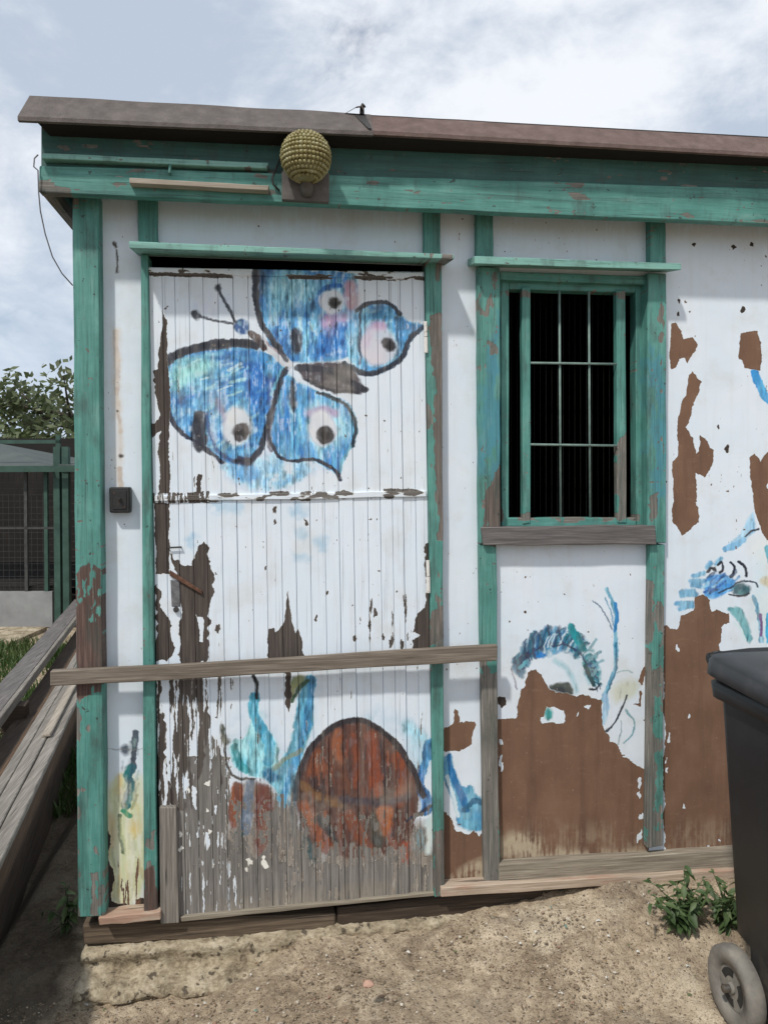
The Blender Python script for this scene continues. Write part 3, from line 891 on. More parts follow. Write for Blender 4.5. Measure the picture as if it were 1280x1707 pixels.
for (x_, y_, r_) in ((232, 260, 10), (516, 130, 10), (680, 405, 8), (120, 325, 6), (250, 385, 6), (70, 120, 5)):
    lose(blob(x_, y_, r_, r_), T, YP, 0.9, warp=0.5)
for (x_, y_) in ((60, 1180), (62, 1290), (75, 1330), (1040, 1480), (1050, 1560), (1060, 1720), (1046, 1850), (1085, 1350)):
    keep(blob(x_ + rnd.uniform(-8, 8), y_, rnd.uniform(10, 18), rnd.uniform(26, 60)), T, YP)
dust([(835, 1395), (880, 1385), (930, 1412), (1010, 1420), (1078, 1412), (1078, 1440), (835, 1440)], PX, YP, 1.0, 9, 0.42)
dust([(835, 1375), (1078, 1375), (1078, 1440), (835, 1440)], PX, YP, 0.32, 18, 0.5)
# --- right panel
T = zoom(1100, 500, 4.067)
stroke([(640, 490), (665, 570), (700, 640), (760, 700), (820, 700)], T, YP, 62, (28, 128, 206), (84, 176, 226), N_brush)
stroke([(690, 500), (720, 560), (760, 600)], T, YP, 20, (214, 226, 236))
fill([(640, 1420), (600, 1480), (520, 1600), (420, 1700), (480, 1700), (600, 1600), (650, 1570)], T, YP, (140, 190, 226), (180, 212, 232), N_brush)
stroke([(665, 1552), (620, 1565), (560, 1610)], T, YP, 12, (34, 40, 56))
T = zoom(1100, 900, 7.11)
fill([(1000, 0), (1400, -60), (1500, 500), (1400, 1250), (1100, 1250), (1060, 700), (1180, 400)], T, YP, (200, 222, 230), (222, 226, 226), N_iso, 0.8, 12)
stroke([(980, -10), (880, 70), (780, 110)], T, YP, 80, (112, 170, 212), (150, 196, 226), N_brush)
for (x0_, y0_, x1_, y1_) in ((520, 400, 400, 440), (520, 500, 350, 500), (480, 560, 380, 540), (400, 620, 250, 620), (420, 660, 250, 660), (380, 760, 200, 770), (380, 800, 240, 830), (560, 330, 600, 280), (660, 300, 720, 230)):
    stroke([(x0_, y0_), (x1_, y1_)], T, YP, 62, (72, 144, 190), (140, 192, 220), N_brush, 0.95, 1.5)
fill([(520, 450), (700, 410), (880, 450), (910, 560), (760, 660), (620, 712), (500, 690), (540, 560)], T, YP, (56, 140, 210), (124, 184, 230), N_diag)
for pts_ in ([(560, 390), (600, 330), (650, 385), (640, 350)], [(680, 310), (735, 265), (745, 380), (700, 400)], [(830, 275), (880, 310), (870, 390), (845, 440)], [(930, 262), (1000, 300), (1030, 400), (1020, 440)]):
    stroke(pts_, T, YP, 36, (22, 28, 44))
for k in range(22):
    x_, y_ = rnd.uniform(480, 900), rnd.uniform(430, 680)
    stroke([(x_, y_), (x_ + rnd.uniform(20, 70), y_ - rnd.uniform(20, 70)), (x_ + rnd.uniform(60, 110), y_ - rnd.uniform(40, 90))], T, YP, rnd.uniform(14, 34), rnd.choice([(28, 92, 170), (70, 150, 214), (160, 208, 232), (30, 66, 110)]), alpha=0.75)
fill(ell(960, 600, 105, 85), T, YP, (42, 84, 100), (72, 124, 130), N_fine, soft=3)
stroke([(700, 640), (760, 600), (860, 560), (900, 520), (980, 490), (1120, 492), (1145, 560)], T, YP, 22, (36, 52, 70))
stroke([(820, 655), (950, 692), (1045, 640)], T, YP, 24, (24, 30, 40))
fill([(1160, 470), (1300, 420), (1400, 440), (1400, 560), (1200, 560)], T, YP, (204, 194, 166), alpha=0.9, soft=4)
fill([(780, 820), (970, 780), (1000, 940), (1060, 1100), (1120, 1180), (1040, 1240), (960, 1080), (860, 900)], T, YP, (40, 118, 132), (120, 176, 184), N_brush)
stroke([(860, 990), (960, 1080), (1000, 1180)], T, YP, 30, (206, 226, 230))
stroke([(1110, 680), (1160, 900), (1200, 1200)], T, YP, 60, (82, 146, 180), (150, 190, 210), N_vert)
stroke([(1170, 900), (1195, 1040), (1190, 1120)], T, YP, 50, (150, 92, 128), (120, 90, 140), N_vert)
stroke([(1270, 900), (1280, 1200)], T, YP, 60, (60, 170, 214))
stroke([(1250, 100), (1280, 260)], T, YP, 50, (110, 180, 200))
T = zoom(1100, 500, 4.067)
lose([(70, 160), (100, 155), (150, 210), (160, 262), (215, 245), (256, 300), (245, 350), (215, 390), (182, 440), (170, 402), (135, 405), (95, 465), (75, 475), (62, 390), (60, 260)], T, YP, 0.55, warp=0.8)
lose([(185, 510), (215, 485), (280, 560), (230, 700), (195, 830), (175, 870), (215, 940), (245, 1040), (260, 1020), (265, 920), (310, 960), (330, 1000), (362, 1010), (355, 1120), (300, 1210), (240, 1180),
      (245, 1400), (265, 1430), (268, 1510), (210, 1560), (140, 1605), (115, 1550), (85, 1520), (85, 1100), (115, 1060), (120, 900), (115, 800), (150, 690), (180, 650)], T, YP, 0.55, warp=0.8)
lose([(540, 225), (655, 215), (680, 300), (680, 480), (570, 460), (560, 400), (535, 390)], T, YP, 0.45, warp=0.7)
lose([(600, 1080), (640, 1050), (680, 1100), (732, 1030), (860, 1010), (900, 1300), (800, 1640), (720, 1640), (700, 1600), (650, 1450), (600, 1220)], T, YP, 0.55, warp=0.9)
keep([(715, 1260), (735, 1250), (740, 1275), (720, 1280)], T, YP)
for (x_, y_, r_) in ((110, 95, 14), (560, 72, 20), (388, 860, 11), (450, 1010, 20), (120, 15, 8), (345, 1250, 6), (1240 - 1100, 380, 3)):
    lose(blob(x_, y_, r_, r_ * 1.5), T, YP, 0.95, warp=0.9)
for (x_, y_, r_) in ((1155, 408, 4), (1222, 412, 5), (1252, 408, 4), (1130, 500, 3), (1148, 520, 2)):
    lose(blob(x_, y_, r_, r_), PX, YP, 0.95, warp=0.5)
T = zoom(1100, 900, 7.11)
lose([(40, 1000), (60, 995), (180, 1050), (270, 920), (400, 872), (420, 690), (520, 680), (612, 720), (620, 862), (680, 830), (720, 842), (812, 890), (815, 990), (720, 1040), (722, 1150), (705, 1250), (700, 1330), (1300, 1380),
      (1700, 1400), (1700, 3800), (40, 3800)], T, YP, 0.5, warp=1.2)
keep([(190, 1290), (215, 1280), (240, 1330), (215, 1335)], T, YP)
for (x_, y_) in ((1110, 1233), (1111, 1270), (1112, 1285), (1197, 1400), (1180, 1412), (1128, 1080), (1150, 1195), (1140, 1345)):
    keep(blob(x_, y_, rnd.uniform(1.5, 3.5), rnd.uniform(3, 8)), PX, YP)
dust([(1107, 1375), (1230, 1370), (1330, 1370), (1330, 1430), (1107, 1430)], PX, YP, 0.32, 18, 0.52)
weather([(738, 480), (1340, 480), (1340, 1440), (738, 1440)], PX, YP, 0.08, 0.0, 0.5, 0.1)
# soiling below the beam
dust([(165, 330), (1330, 360), (1330, 400), (165, 372)], PX, YP, 0.35, 14, 0.42)

# chips everywhere, mostly tiny
tiny = (fbm(5, 9, 31, 2) > 0.87) & (N_iso > 0.52)
COV[tiny] *= 0.35

def make_image(name, arr, data):
    img = bpy.data.images.new(name, NPX, NPX, alpha=False, float_buffer=False)
    img.colorspace_settings.name = 'Non-Color' if data else 'sRGB'
    a = np.ones((NPX, NPX, 4), np.float32)
    if data:
        a[..., :3] = arr
    else:
        x = np.clip(arr, 0, 1)
        a[..., :3] = np.where(x <= 0.0031308, x * 12.92, 1.055 * np.power(x, 1 / 2.4) - 0.055)
    img.pixels.foreach_set(a.ravel())
    img.update()
    img.pack()
    return img


img_col = make_image('mural_colour', COL, False)
img_cov = make_image('mural_wear', np.stack([COV, DUST, DARK], -1), True)

# --- wear of the green trim: R paint, G blue over-paint, B brown rather than grey wood
TC = np.ones((NPX, NPX), np.float32)
TB = np.zeros((NPX, NPX), np.float32)
TD = np.zeros((NPX, NPX), np.float32)
YT = -0.04


def trim(arr, pts, val, soft=2, warp=1.5, thr=None, nz=None, T=PX, Y=YT):
    w_, mk = poly_mask(pts, T, Y, soft, warp, 0)
    x0, x1, y0, y1 = w_
    if x1 <= x0 or y1 <= y0:
        return
    if thr is not None:
        mk = mk * np.clip((thr - (N_brush if nz is None else nz)[y0:y1, x0:x1]) * 10 + 0.5, 0, 1)
    arr[y0:y1, x0:x1] = arr[y0:y1, x0:x1] * (1 - mk) + val * mk


# corner post: bare brown length, chipped foot
for A, v in ((TC, 0.0), (TD, 1.0)):
    trim(A, [(128, 955), (150, 940), (176, 952), (178, 1150), (150, 1164), (126, 1165)], v, thr=0.56, nz=N_streak)
    trim(A, [(126, 1010), (150, 985), (152, 1160), (126, 1165)], v)
    trim(A, [(140, 1040), (174, 1030), (174, 1140), (135, 1150)], v)
trim(TC, [(128, 1160), (180, 1160), (180, 1330), (128, 1330)], 0.0, thr=0.40)
trim(TC, [(128, 1300), (180, 1300), (180, 1530), (128, 1530)], 0.0, thr=0.36)
trim(TC, [(150, 1455), (178, 1450), (178, 1530), (150, 1530)], 0.1, thr=0.56, nz=N_streak)
trim(TC, [(130, 1500), (180, 1500), (180, 1530), (130, 1530)], 0.0, thr=0.5)
# right jamb of the door
for A, v in ((TC, 0.0), (TD, 0.35)):
    trim(A, [(714, 525), (738, 515), (740, 690), (722, 640), (716, 600)], v)
    trim(A, [(726, 600), (745, 600), (745, 900), (728, 900)], v)
    trim(A, [(718, 1020), (740, 1010), (742, 1065), (716, 1075)], v)
    trim(A, [(722, 1385), (745, 1385), (748, 1500), (722, 1500)], v, thr=0.62)
trim(TC, [(700, 430), (745, 430), (745, 1120), (705, 1120)], 0.0, thr=0.36)
# stud right of the door: bare grey below
trim(TC, [(798, 1128), (834, 1118), (836, 1490), (798, 1490)], 0.0)
trim(TC, [(795, 1090), (834, 1090), (834, 1135), (795, 1140)], 0.0, thr=0.5)
# stud right of the window
trim(TC, [(1078, 1000), (1112, 1000), (1112, 1420), (1076, 1420)], 0.0, thr=0.44)
trim(TC, [(1078, 950), (1090, 950), (1088, 1420), (1076, 1420)], 0.15, thr=0.7)
trim(TC, [(1078, 1395), (1112, 1380), (1112, 1425), (1078, 1425)], 0.0)
# left jamb foot
for A, v in ((TC, 0.0), (TD, 1.0)):
    trim(A, [(238, 1450), (262, 1440), (262, 1520), (238, 1525)], v, thr=0.66)
trim(TC, [(238, 1380), (262, 1380), (262, 1460), (238, 1460)], 0.0, thr=0.42)
# window frame: blue over-paint and a rotten corner
trim(TB, [(812, 600), (832, 520), (838, 850), (815, 800)], 0.9, 6, 2, thr=0.66)
trim(TB, [(800, 640), (832, 640), (832, 800), (800, 790)], 0.8, 8, 2, thr=0.62)
trim(TB, [(1076, 560), (1110, 620), (1110, 850), (1088, 850)], 0.8, 8, 2, thr=0.62)
for A, v in ((TC, 0.0), (TD, 0.6)):
    trim(A, [(818, 800), (828, 775), (840, 800), (846, 870), (812, 906), (800, 900), (802, 870)], v, thr=0.66)
    trim(A, [(800, 875), (836, 868), (836, 912), (800, 912)], v, thr=0.62)
trim(TC, [(1080, 830), (1096, 820), (1096, 880), (1080, 880)], 0.1, thr=0.6)
trim(TC, [(798, 450), (832, 450), (832, 910), (798, 910)], 0.0, thr=0.28)
trim(TC, [(1078, 450), (1112, 450), (1112, 910), (1078, 910)], 0.0, thr=0.28)
trim(TC, [(840, 478), (1080, 480), (1080, 492), (840, 490)], 0.1, thr=0.55)
trim(TC, [(836, 858), (1076, 860), (1076, 872), (836, 870)], 0.1, thr=0.55)
trim(TC, [(1030, 760), (1060, 700), (1060, 870), (1040, 870)], 0.1, thr=0.6)
# beam: worn stretches (its own depth)
trim(TC, [(60, 300), (118, 295), (118, 325), (60, 325)], 0.0, thr=0.50, nz=N_diag, Y=-0.14)
trim(TC, [(60, 205), (1330, 235), (1330, 400), (60, 330)], 0.1, thr=0.27, nz=N_diag, Y=-0.14)
trim(TC, [(900, 300), (1330, 310), (1330, 380), (900, 370)], 0.1, thr=0.32, nz=N_diag, Y=-0.14)
tiny = (fbm(6, 6, 41, 2) > 0.82) & (N_iso > 0.47)
TC[tiny] *= 0.2
img_trim = make_image('trim_wear', np.stack([TC, TB, TD], -1), True)


# ---------------------------------------------------------------- materials
def material(name):
    mt = bpy.data.materials.new(name)
    mt.use_nodes = True
    return mt, NT(mt.node_tree)


def grain_nodes(k, uvg, fs=1.0):
    """fine streaks along the board; returns (streak value, bold crack value)"""
    g1 = k.noise(k.mapping(uvg, (150 * fs, 4.5, 1)), 1.0, 5.0, 0.6, 0.35)
    g2 = k.noise(k.mapping(uvg, (420 * fs, 9.0, 1)), 1.0, 3.0, 0.6, 0.2)
    crack = k.noise(k.mapping(uvg, (85 * fs, 2.2, 1), (3, 7, 0)), 1.0, 4.0, 0.55, 0.5)
    crk = k.smooth(crack, 0.35, 0.29)
    s = k.math('ADD', k.math('MULTIPLY', g1, 0.62), k.math('MULTIPLY', g2, 0.38))
    return s, crk


def wood_colour(k, uvg, dark, mid, light, fs=1.0, crackcol=(0.018, 0.015, 0.013)):
    s, crk = grain_nodes(k, uvg, fs)
    c = k.ramp(s, [(0.3, dark), (0.5, mid), (0.68, light)])
    big = k.noise(k.mapping(uvg, (9, 1.6, 1)), 1.0, 3.0, 0.6)
    c = k.mix(k.math('MULTIPLY', k.smooth(big, 0.4, 0.7), 0.4), c, tuple(v * 0.62 for v in mid))
    c = k.mix(k.math('MULTIPLY', crk, 0.75), c, crackcol)
    return c, s, crk


def mural_material(name, wood):
    mt, k = material(name)
    uvc, uvg = k.uv('canvas'), k.uv('grain')
    geo = k.n('ShaderNodeNewGeometry').outputs['Position']
    dn = k.n('ShaderNodeTexNoise', {'Vector': geo, 'Scale': 130.0, 'Detail': 3.0})
    off = k.n('ShaderNodeVectorMath', {0: dn.outputs['Color'], 1: (0.5, 0.5, 0.5)}, operation='SUBTRACT').outputs[0]
    off = k.n('ShaderNodeVectorMath', {0: off, 1: (0.0022, 0.0022, 0.0)}, operation='MULTIPLY').outputs[0]
    uvd = k.n('ShaderNodeVectorMath', {0: uvc, 1: off}, operation='ADD').outputs[0]
    col = k.n('ShaderNodeTexImage', {'Vector': uvd}, image=img_col, extension='MIRROR').outputs[0]
    wr = k.n('ShaderNodeTexImage', {'Vector': uvd}, image=img_cov, extension='MIRROR').outputs[0]
    sp = k.n('ShaderNodeSeparateColor', {0: wr})
    fine_ = k.noise(k.mapping(geo, (1, 1, 0.35) if wood else (1, 1, 1)), 260.0, 4.0, 0.65)
    cov = k.math('ADD', sp.outputs[0], k.math('MULTIPLY', k.math('SUBTRACT', fine_, 0.5), 0.5))
    msk = k.smooth(cov, 0.42, 0.56)
    if wood:
        ga, s, crk = wood_colour(k, uvg, (0.075, 0.069, 0.063), (0.19, 0.177, 0.162), (0.35, 0.328, 0.30), 1.0)
        gb, _, _ = wood_colour(k, uvg, (0.030, 0.024, 0.021), (0.065, 0.050, 0.042), (0.13, 0.105, 0.09), 1.0)
        bare = k.mix(k.smooth(sp.outputs[2], 0.2, 0.8), ga, gb)
        # hairline cracks through the paint along the boards
        hair = k.noise(k.mapping(uvg, (260, 1.6, 1), (1, 4, 0)), 1.0, 4.0, 0.6, 0.3)
        hairm = k.math('MULTIPLY', k.smooth(hair, 0.40, 0.33), k.smooth(k.noise(k.mapping(uvg, (16, 2.5, 1)), 1.0, 3.0), 0.42, 0.62))
        msk = k.math('MULTIPLY', msk, k.math('SUBTRACT', 1.0, k.math('MULTIPLY', hairm, 0.45)))
    else:
        v = k.noise(k.mapping(geo, (1, 1, 0.6)), 9.0, 6.0, 0.6)
        v2 = k.noise(geo, 320.0, 4.0, 0.7)
        bare = k.ramp(k.math('ADD', k.math('MULTIPLY', v, 0.65), k.math('MULTIPLY', v2, 0.35)),
                      [(0.30, (0.120, 0.064, 0.040)), (0.52, (0.175, 0.095, 0.058)), (0.74, (0.230, 0.135, 0.088))])
        s = v2
        spk = k.noise(geo, 95.0, 3.0, 0.6)
        bare = k.mix(k.math('MULTIPLY', k.smooth(spk, 0.63, 0.72), 0.6), bare, (0.30, 0.20, 0.14))
        wet = k.noise(k.mapping(geo, (22, 22, 1.6)), 1.0, 6.0, 0.66)
        bare = k.mix(k.math('MULTIPLY', k.smooth(wet, 0.48, 0.66), 0.38), bare, (0.085, 0.046, 0.032))
        scuff = k.noise(k.mapping(geo, (3, 3, 11)), 4.0, 7.0, 0.7)
        bare = k.mix(k.math('MULTIPLY', k.smooth(scuff, 0.56, 0.68), 0.30), bare, (0.27, 0.17, 0.115))
        deep = k.smooth(sp.outputs[2], 0.62, 0.9)
        bare = k.mix(deep, bare, (0.035, 0.026, 0.022))
    dst = k.mix(k.noise(geo, 60.0, 4.0), (0.36, 0.29, 0.20), (0.52, 0.44, 0.32))
    bare = k.mix(k.math('MULTIPLY', sp.outputs[1], 0.9), bare, dst)
    # paint: slightly stained, run down the wall by rain
    run = k.noise(k.mapping(geo, (38, 38, 2.2)), 1.0, 5.0, 0.6)
    stain = k.noise(geo, 7.0, 5.0, 0.62)
    pc = k.mix(k.math('MULTIPLY', k.smooth(run, 0.48, 0.72), 0.20 if wood else 0.10), col, (0.46, 0.42, 0.36))
    pc = k.mix(k.math('MULTIPLY', k.smooth(stain, 0.50, 0.72), 0.26), pc, (0.50, 0.46, 0.38))
    pc = k.mix(k.math('MULTIPLY', sp.outputs[1], 0.55), pc, dst)
    spots = k.noise(geo, 75.0, 2.0, 0.5)
    pc = k.mix(k.math('MULTIPLY', k.smooth(spots, 0.755, 0.78), 0.45), pc, (0.12, 0.10, 0.085))
    under = k.math('MULTIPLY', k.smooth(cov, 0.84, 0.62), 0.55)
    pc = k.mix(under, pc, (0.60, 0.55, 0.46))
    # darker line along the broken paint edge
    rim = k.math('MULTIPLY', k.smooth(cov, 0.30, 0.46), k.smooth(cov, 0.66, 0.5))
    fin = k.mix(msk, bare, pc)
    fin = k.mix(k.math('MULTIPLY', rim, 0.5), fin, (0.05, 0.035, 0.028))
    brush = k.noise(k.mapping(geo, (120, 120, 14)), 1.0, 3.0, 0.6)
    h = k.math('ADD', k.math('MULTIPLY', msk, 0.55), k.math('MULTIPLY', s, 0.28 if wood else 0.10))
    h = k.math('ADD', h, k.math('MULTIPLY', brush, 0.14 if wood else 0.05))
    nrm = k.bump(h, 0.0022 if wood else 0.0036, 0.8)
    wav = k.noise(geo, 5.0, 3.0, 0.5)
    nrm = k.bump(wav, 0.010 if not wood else 0.003, 0.5, nrm)
    k.out(fin, k.math('SUBTRACT', 0.86, k.math('MULTIPLY', msk, 0.26)), nrm)
    return mt


M_panel = mural_material('painted_hardboard', False)
M_door = mural_material('painted_planks', True)


def trim_material(name='green_painted_timber', gain=1.0, pale=0.0):
    mt, k = material(name)
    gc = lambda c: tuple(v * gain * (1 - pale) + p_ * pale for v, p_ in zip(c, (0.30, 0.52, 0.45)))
    uvc, uvg = k.uv('canvas'), k.uv('grain')
    geo = k.n('ShaderNodeNewGeometry').outputs['Position']
    wr = k.n('ShaderNodeTexImage', {'Vector': uvc}, image=img_trim, extension='MIRROR').outputs[0]
    sp = k.n('ShaderNodeSeparateColor', {0: wr})
    s, crk = grain_nodes(k, uvg)
    fine_ = k.noise(k.mapping(uvg, (120, 26, 1)), 1.0, 5.0, 0.65)
    chips = k.noise(k.mapping(uvg, (55, 30, 1), (2, 9, 0)), 1.0, 4.0, 0.62)
    cov = k.math('ADD', sp.outputs[0], k.math('MULTIPLY', k.math('SUBTRACT', fine_, 0.5), 0.75))
    cov = k.math('SUBTRACT', cov, k.math('MULTIPLY', k.smooth(chips, 0.745, 0.80), 0.8))
    msk = k.smooth(cov, 0.40, 0.60)
    n1 = k.noise(geo, 9.0, 5.0, 0.6)
    n2 = k.noise(k.mapping(uvg, (70, 3, 1)), 1.0, 4.0, 0.6)
    paint = k.ramp(k.math('ADD', k.math('MULTIPLY', n1, 0.5), k.math('MULTIPLY', n2, 0.5)),
                   [(0.33, gc((0.048, 0.178, 0.150))), (0.5, gc((0.078, 0.250, 0.215))), (0.68, gc((0.135, 0.345, 0.300)))])
    paint = k.mix(k.math('MULTIPLY', sp.outputs[1], 0.8), paint, (0.055, 0.235, 0.330))
    faded = k.smooth(k.noise(k.mapping(uvg, (30, 7, 1), (5, 2, 0)), 1.0, 5.0, 0.65), 0.54, 0.72)
    paint = k.mix(k.math('MULTIPLY', faded, 0.35), paint, gc((0.20, 0.33, 0.29)))
    paint = k.mix(k.math('MULTIPLY', k.smooth(s, 0.47, 0.33), 0.7), paint, (0.022, 0.080, 0.066))
    grey = k.ramp(s, [(0.3, (0.07, 0.065, 0.058)), (0.5, (0.165, 0.153, 0.135)), (0.68, (0.30, 0.28, 0.25))])
    brown = k.ramp(s, [(0.3, (0.035, 0.020, 0.016)), (0.5, (0.095, 0.055, 0.045)), (0.68, (0.19, 0.125, 0.105))])
    bare = k.mix(sp.outputs[2], grey, brown)
    bare = k.mix(k.math('MULTIPLY', k.smooth(chips, 0.62, 0.72), 0.85), bare, (0.045, 0.040, 0.035))
    fin = k.mix(msk, bare, paint)
    fin = k.mix(k.math('MULTIPLY', crk, 0.5), fin, (0.02, 0.03, 0.026))
    grime = k.noise(k.mapping(geo, (16, 16, 5)), 1.0, 6.0, 0.68)
    fin = k.mix(k.math('MULTIPLY', k.smooth(grime, 0.50, 0.70), 0.55), fin, (0.045, 0.060, 0.050))
    runs = k.noise(k.mapping(uvg, (46, 1.3, 1), (6, 3, 0)), 1.0, 6.0, 0.7)
    fin = k.mix(k.math('MULTIPLY', k.smooth(runs, 0.50, 0.66), 0.42), fin, (0.032, 0.058, 0.050))
    strk = k.noise(k.mapping(uvg, (90, 3.4, 1), (2, 8, 0)), 1.0, 5.0, 0.65)
    fin = k.mix(k.math('MULTIPLY', k.smooth(strk, 0.56, 0.66), 0.42), fin, (0.026, 0.050, 0.043))
    nail = k.noise(geo, 48.0, 2.0, 0.5)
    fin = k.mix(k.math('MULTIPLY', k.smooth(nail, 0.72, 0.745), 0.75), fin, (0.03, 0.03, 0.026))
    h = k.math('ADD', k.math('MULTIPLY', msk, 0.4), k.math('MULTIPLY', s, 0.45))
    h = k.math('SUBTRACT', h, k.math('MULTIPLY', crk, 0.4))
    k.out(fin, k.math('SUBTRACT', 0.85, k.math('MULTIPLY', msk, 0.25)), k.bump(h, 0.0022, 0.8))
    return mt


M_trim = trim_material()
M_trimshade = trim_material('roof_shaded_green_paint', 0.45)  # trim green dimmed: shade under the roof edge put into the colour
M_mint = trim_material('sun_bleached_green_paint', 1.1, 0.5)


def wood_material(name, dark, mid, light, fs=1.0, rough=0.85, tint=None):
    mt, k = material(name)
    uvg = k.uv('grain')
    c, s, crk = wood_colour(k, uvg, dark, mid, light, fs)
    if tint:
        big = k.noise(k.mapping(uvg, (12, 2.4, 1), (8, 1, 0)), 1.0, 5.0, 0.65)
        c = k.mix(k.math('MULTIPLY', k.smooth(big, 0.5, 0.62), 0.7), c, tint)
    h = k.math('SUBTRACT', k.math('MULTIPLY', s, 0.7), k.math('MULTIPLY', crk, 0.7))
    k.out(c, rough, k.bump(h, 0.003, 0.85))
    return mt


M_grey = wood_material('weathered_grey_wood', (0.085, 0.074, 0.064), (0.205, 0.185, 0.160), (0.38, 0.35, 0.31), 0.9)
M_bar = wood_material('weathered_brown_grey_wood', (0.070, 0.055, 0.042), (0.170, 0.138, 0.108), (0.31, 0.265, 0.215), 0.9)
M_sill = wood_material('bare_sill_wood', (0.10, 0.08, 0.06), (0.25, 0.215, 0.165), (0.42, 0.375, 0.30), 0.9)
M_plate = wood_material('pale_plate_wood', (0.24, 0.175, 0.125), (0.42, 0.33, 0.25), (0.56, 0.47, 0.38), 0.9, tint=(0.36, 0.20, 0.14))
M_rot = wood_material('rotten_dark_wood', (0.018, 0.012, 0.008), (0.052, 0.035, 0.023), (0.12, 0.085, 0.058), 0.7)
M_sole = wood_material('brown_sole_timber', (0.035, 0.025, 0.017), (0.105, 0.075, 0.050), (0.21, 0.16, 0.11), 0.7)
M_dkboard = wood_material('dark_grey_board', (0.050, 0.045, 0.045), (0.125, 0.113, 0.110), (0.23, 0.21, 0.20), 0.7)
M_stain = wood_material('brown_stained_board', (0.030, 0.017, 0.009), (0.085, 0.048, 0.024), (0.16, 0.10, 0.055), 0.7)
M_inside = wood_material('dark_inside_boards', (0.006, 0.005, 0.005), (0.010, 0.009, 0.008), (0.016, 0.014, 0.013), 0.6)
M_lath = wood_material('pale_bare_lath', (0.17, 0.135, 0.105), (0.33, 0.285, 0.23), (0.50, 0.45, 0.385), 1.0)


def noisy(name, stops, scale, rough=0.8, bump=0.002, bscale=None, metallic=0.0, scl=(1, 1, 1), spec=0.5, strength=0.7):
    mt, k = material(name)
    geo = k.n('ShaderNodeTexCoord').outputs['Object']
    v = k.noise(k.mapping(geo, scl), scale, 6.0, 0.62)
    c = k.ramp(v, stops)
    b = k.noise(k.mapping(geo, scl), bscale or scale * 3, 5.0, 0.65)
    k.out(c, rough, k.bump(b, bump, strength), Metallic=metallic, **{'Specular IOR Level': spec})
    return mt


M_felt = noisy('roof_felt_grey', [(0.25, (0.082, 0.069, 0.064)), (0.52, (0.118, 0.101, 0.094)), (0.8, (0.17, 0.149, 0.14))], 24, 0.92, 0.004, 240, scl=(1, 1, 1))
M_feltred = noisy('roof_felt_reddish', [(0.25, (0.098, 0.064, 0.056)), (0.52, (0.138, 0.093, 0.082)), (0.8, (0.19, 0.138, 0.124))], 24, 0.92, 0.004, 240, scl=(1, 1, 1))
M_tar = noisy('tarry_edge', [(0.3, (0.014, 0.013, 0.013)), (0.7, (0.05, 0.045, 0.043))], 40, 0.7)
M_rust = noisy('rusty_iron', [(0.3, (0.045, 0.022, 0.015)), (0.55, (0.12, 0.055, 0.032)), (0.75, (0.19, 0.105, 0.065))], 60, 0.85, 0.001)
M_greyiron = noisy('dull_iron', [(0.3, (0.10, 0.10, 0.105)), (0.7, (0.26, 0.26, 0.27))], 50, 0.6, 0.0008, metallic=0.5)
M_whiteiron = noisy('white_painted_iron', [(0.34, (0.20, 0.14, 0.10)), (0.42, (0.66, 0.64, 0.60)), (0.7, (0.74, 0.73, 0.70))], 90, 0.6, 0.0008)
M_black = noisy('bakelite', [(0.3, (0.009, 0.009, 0.009)), (0.66, (0.020, 0.019, 0.018)), (0.74, (0.10, 0.045, 0.025))], 45, 0.5, 0.0008)
M_cable = noisy('grey_cable', [(0.3, (0.10, 0.105, 0.115)), (0.7, (0.2, 0.2, 0.21))], 60, 0.6, 0.0003)
M_bin = noisy('black_bin_plastic', [(0.3, (0.011, 0.012, 0.014)), (0.6, (0.018, 0.020, 0.023)), (0.8, (0.045, 0.046, 0.048))], 9, 0.42, 0.0008, 300)
def scuffed(name, base, pale):
    mt, k = material(name)
    ob = k.n('ShaderNodeTexCoord').outputs['Object']
    n1 = k.noise(ob, 7.0, 6.0, 0.65)
    c = k.mix(k.math('MULTIPLY', k.smooth(n1, 0.5, 0.72), 0.5), base, tuple(v * 1.9 for v in base))
    sc = k.noise(k.mapping(ob, (6, 26, 4)), 5.0, 6.0, 0.7, 0.4)
    c = k.mix(k.math('MULTIPLY', k.smooth(sc, 0.66, 0.72), 0.55), c, pale)
    sz = k.n('ShaderNodeSeparateXYZ', {0: ob}).outputs[2]
    mud = k.math('MULTIPLY', k.smooth(sz, 0.36, 0.04), k.smooth(k.noise(ob, 16.0, 5.0, 0.65), 0.42, 0.62))
    c = k.mix(k.math('MULTIPLY', mud, 0.55), c, (0.17, 0.135, 0.095))
    k.out(c, k.math('ADD', 0.36, k.math('MULTIPLY', n1, 0.25)), k.bump(k.noise(ob, 420.0, 2.0), 0.0006, 0.5))
    return mt


M_bin = scuffed('black_bin_plastic_scuffed', (0.013, 0.0145, 0.0165), (0.075, 0.075, 0.075))
M_lid = noisy('dark_grey_bin_lid', [(0.3, (0.024, 0.026, 0.029)), (0.6, (0.036, 0.038, 0.043)), (0.8, (0.075, 0.075, 0.077))], 9, 0.45, 0.0008, 300)
M_tyre = noisy('dusty_rubber', [(0.3, (0.12, 0.11, 0.10)), (0.55, (0.21, 0.195, 0.17)), (0.8, (0.30, 0.27, 0.22))], 16, 0.9, 0.001, 120)
M_hole = noisy('dark_hub_opening', [(0.3, (0.012, 0.012, 0.012)), (0.7, (0.025, 0.024, 0.022))], 30, 0.8)
M_cagegreen = noisy('green_cage_paint', [(0.3, (0.018, 0.050, 0.037)), (0.6, (0.035, 0.085, 0.064)), (0.8, (0.07, 0.12, 0.095))], 8, 0.6, 0.001)
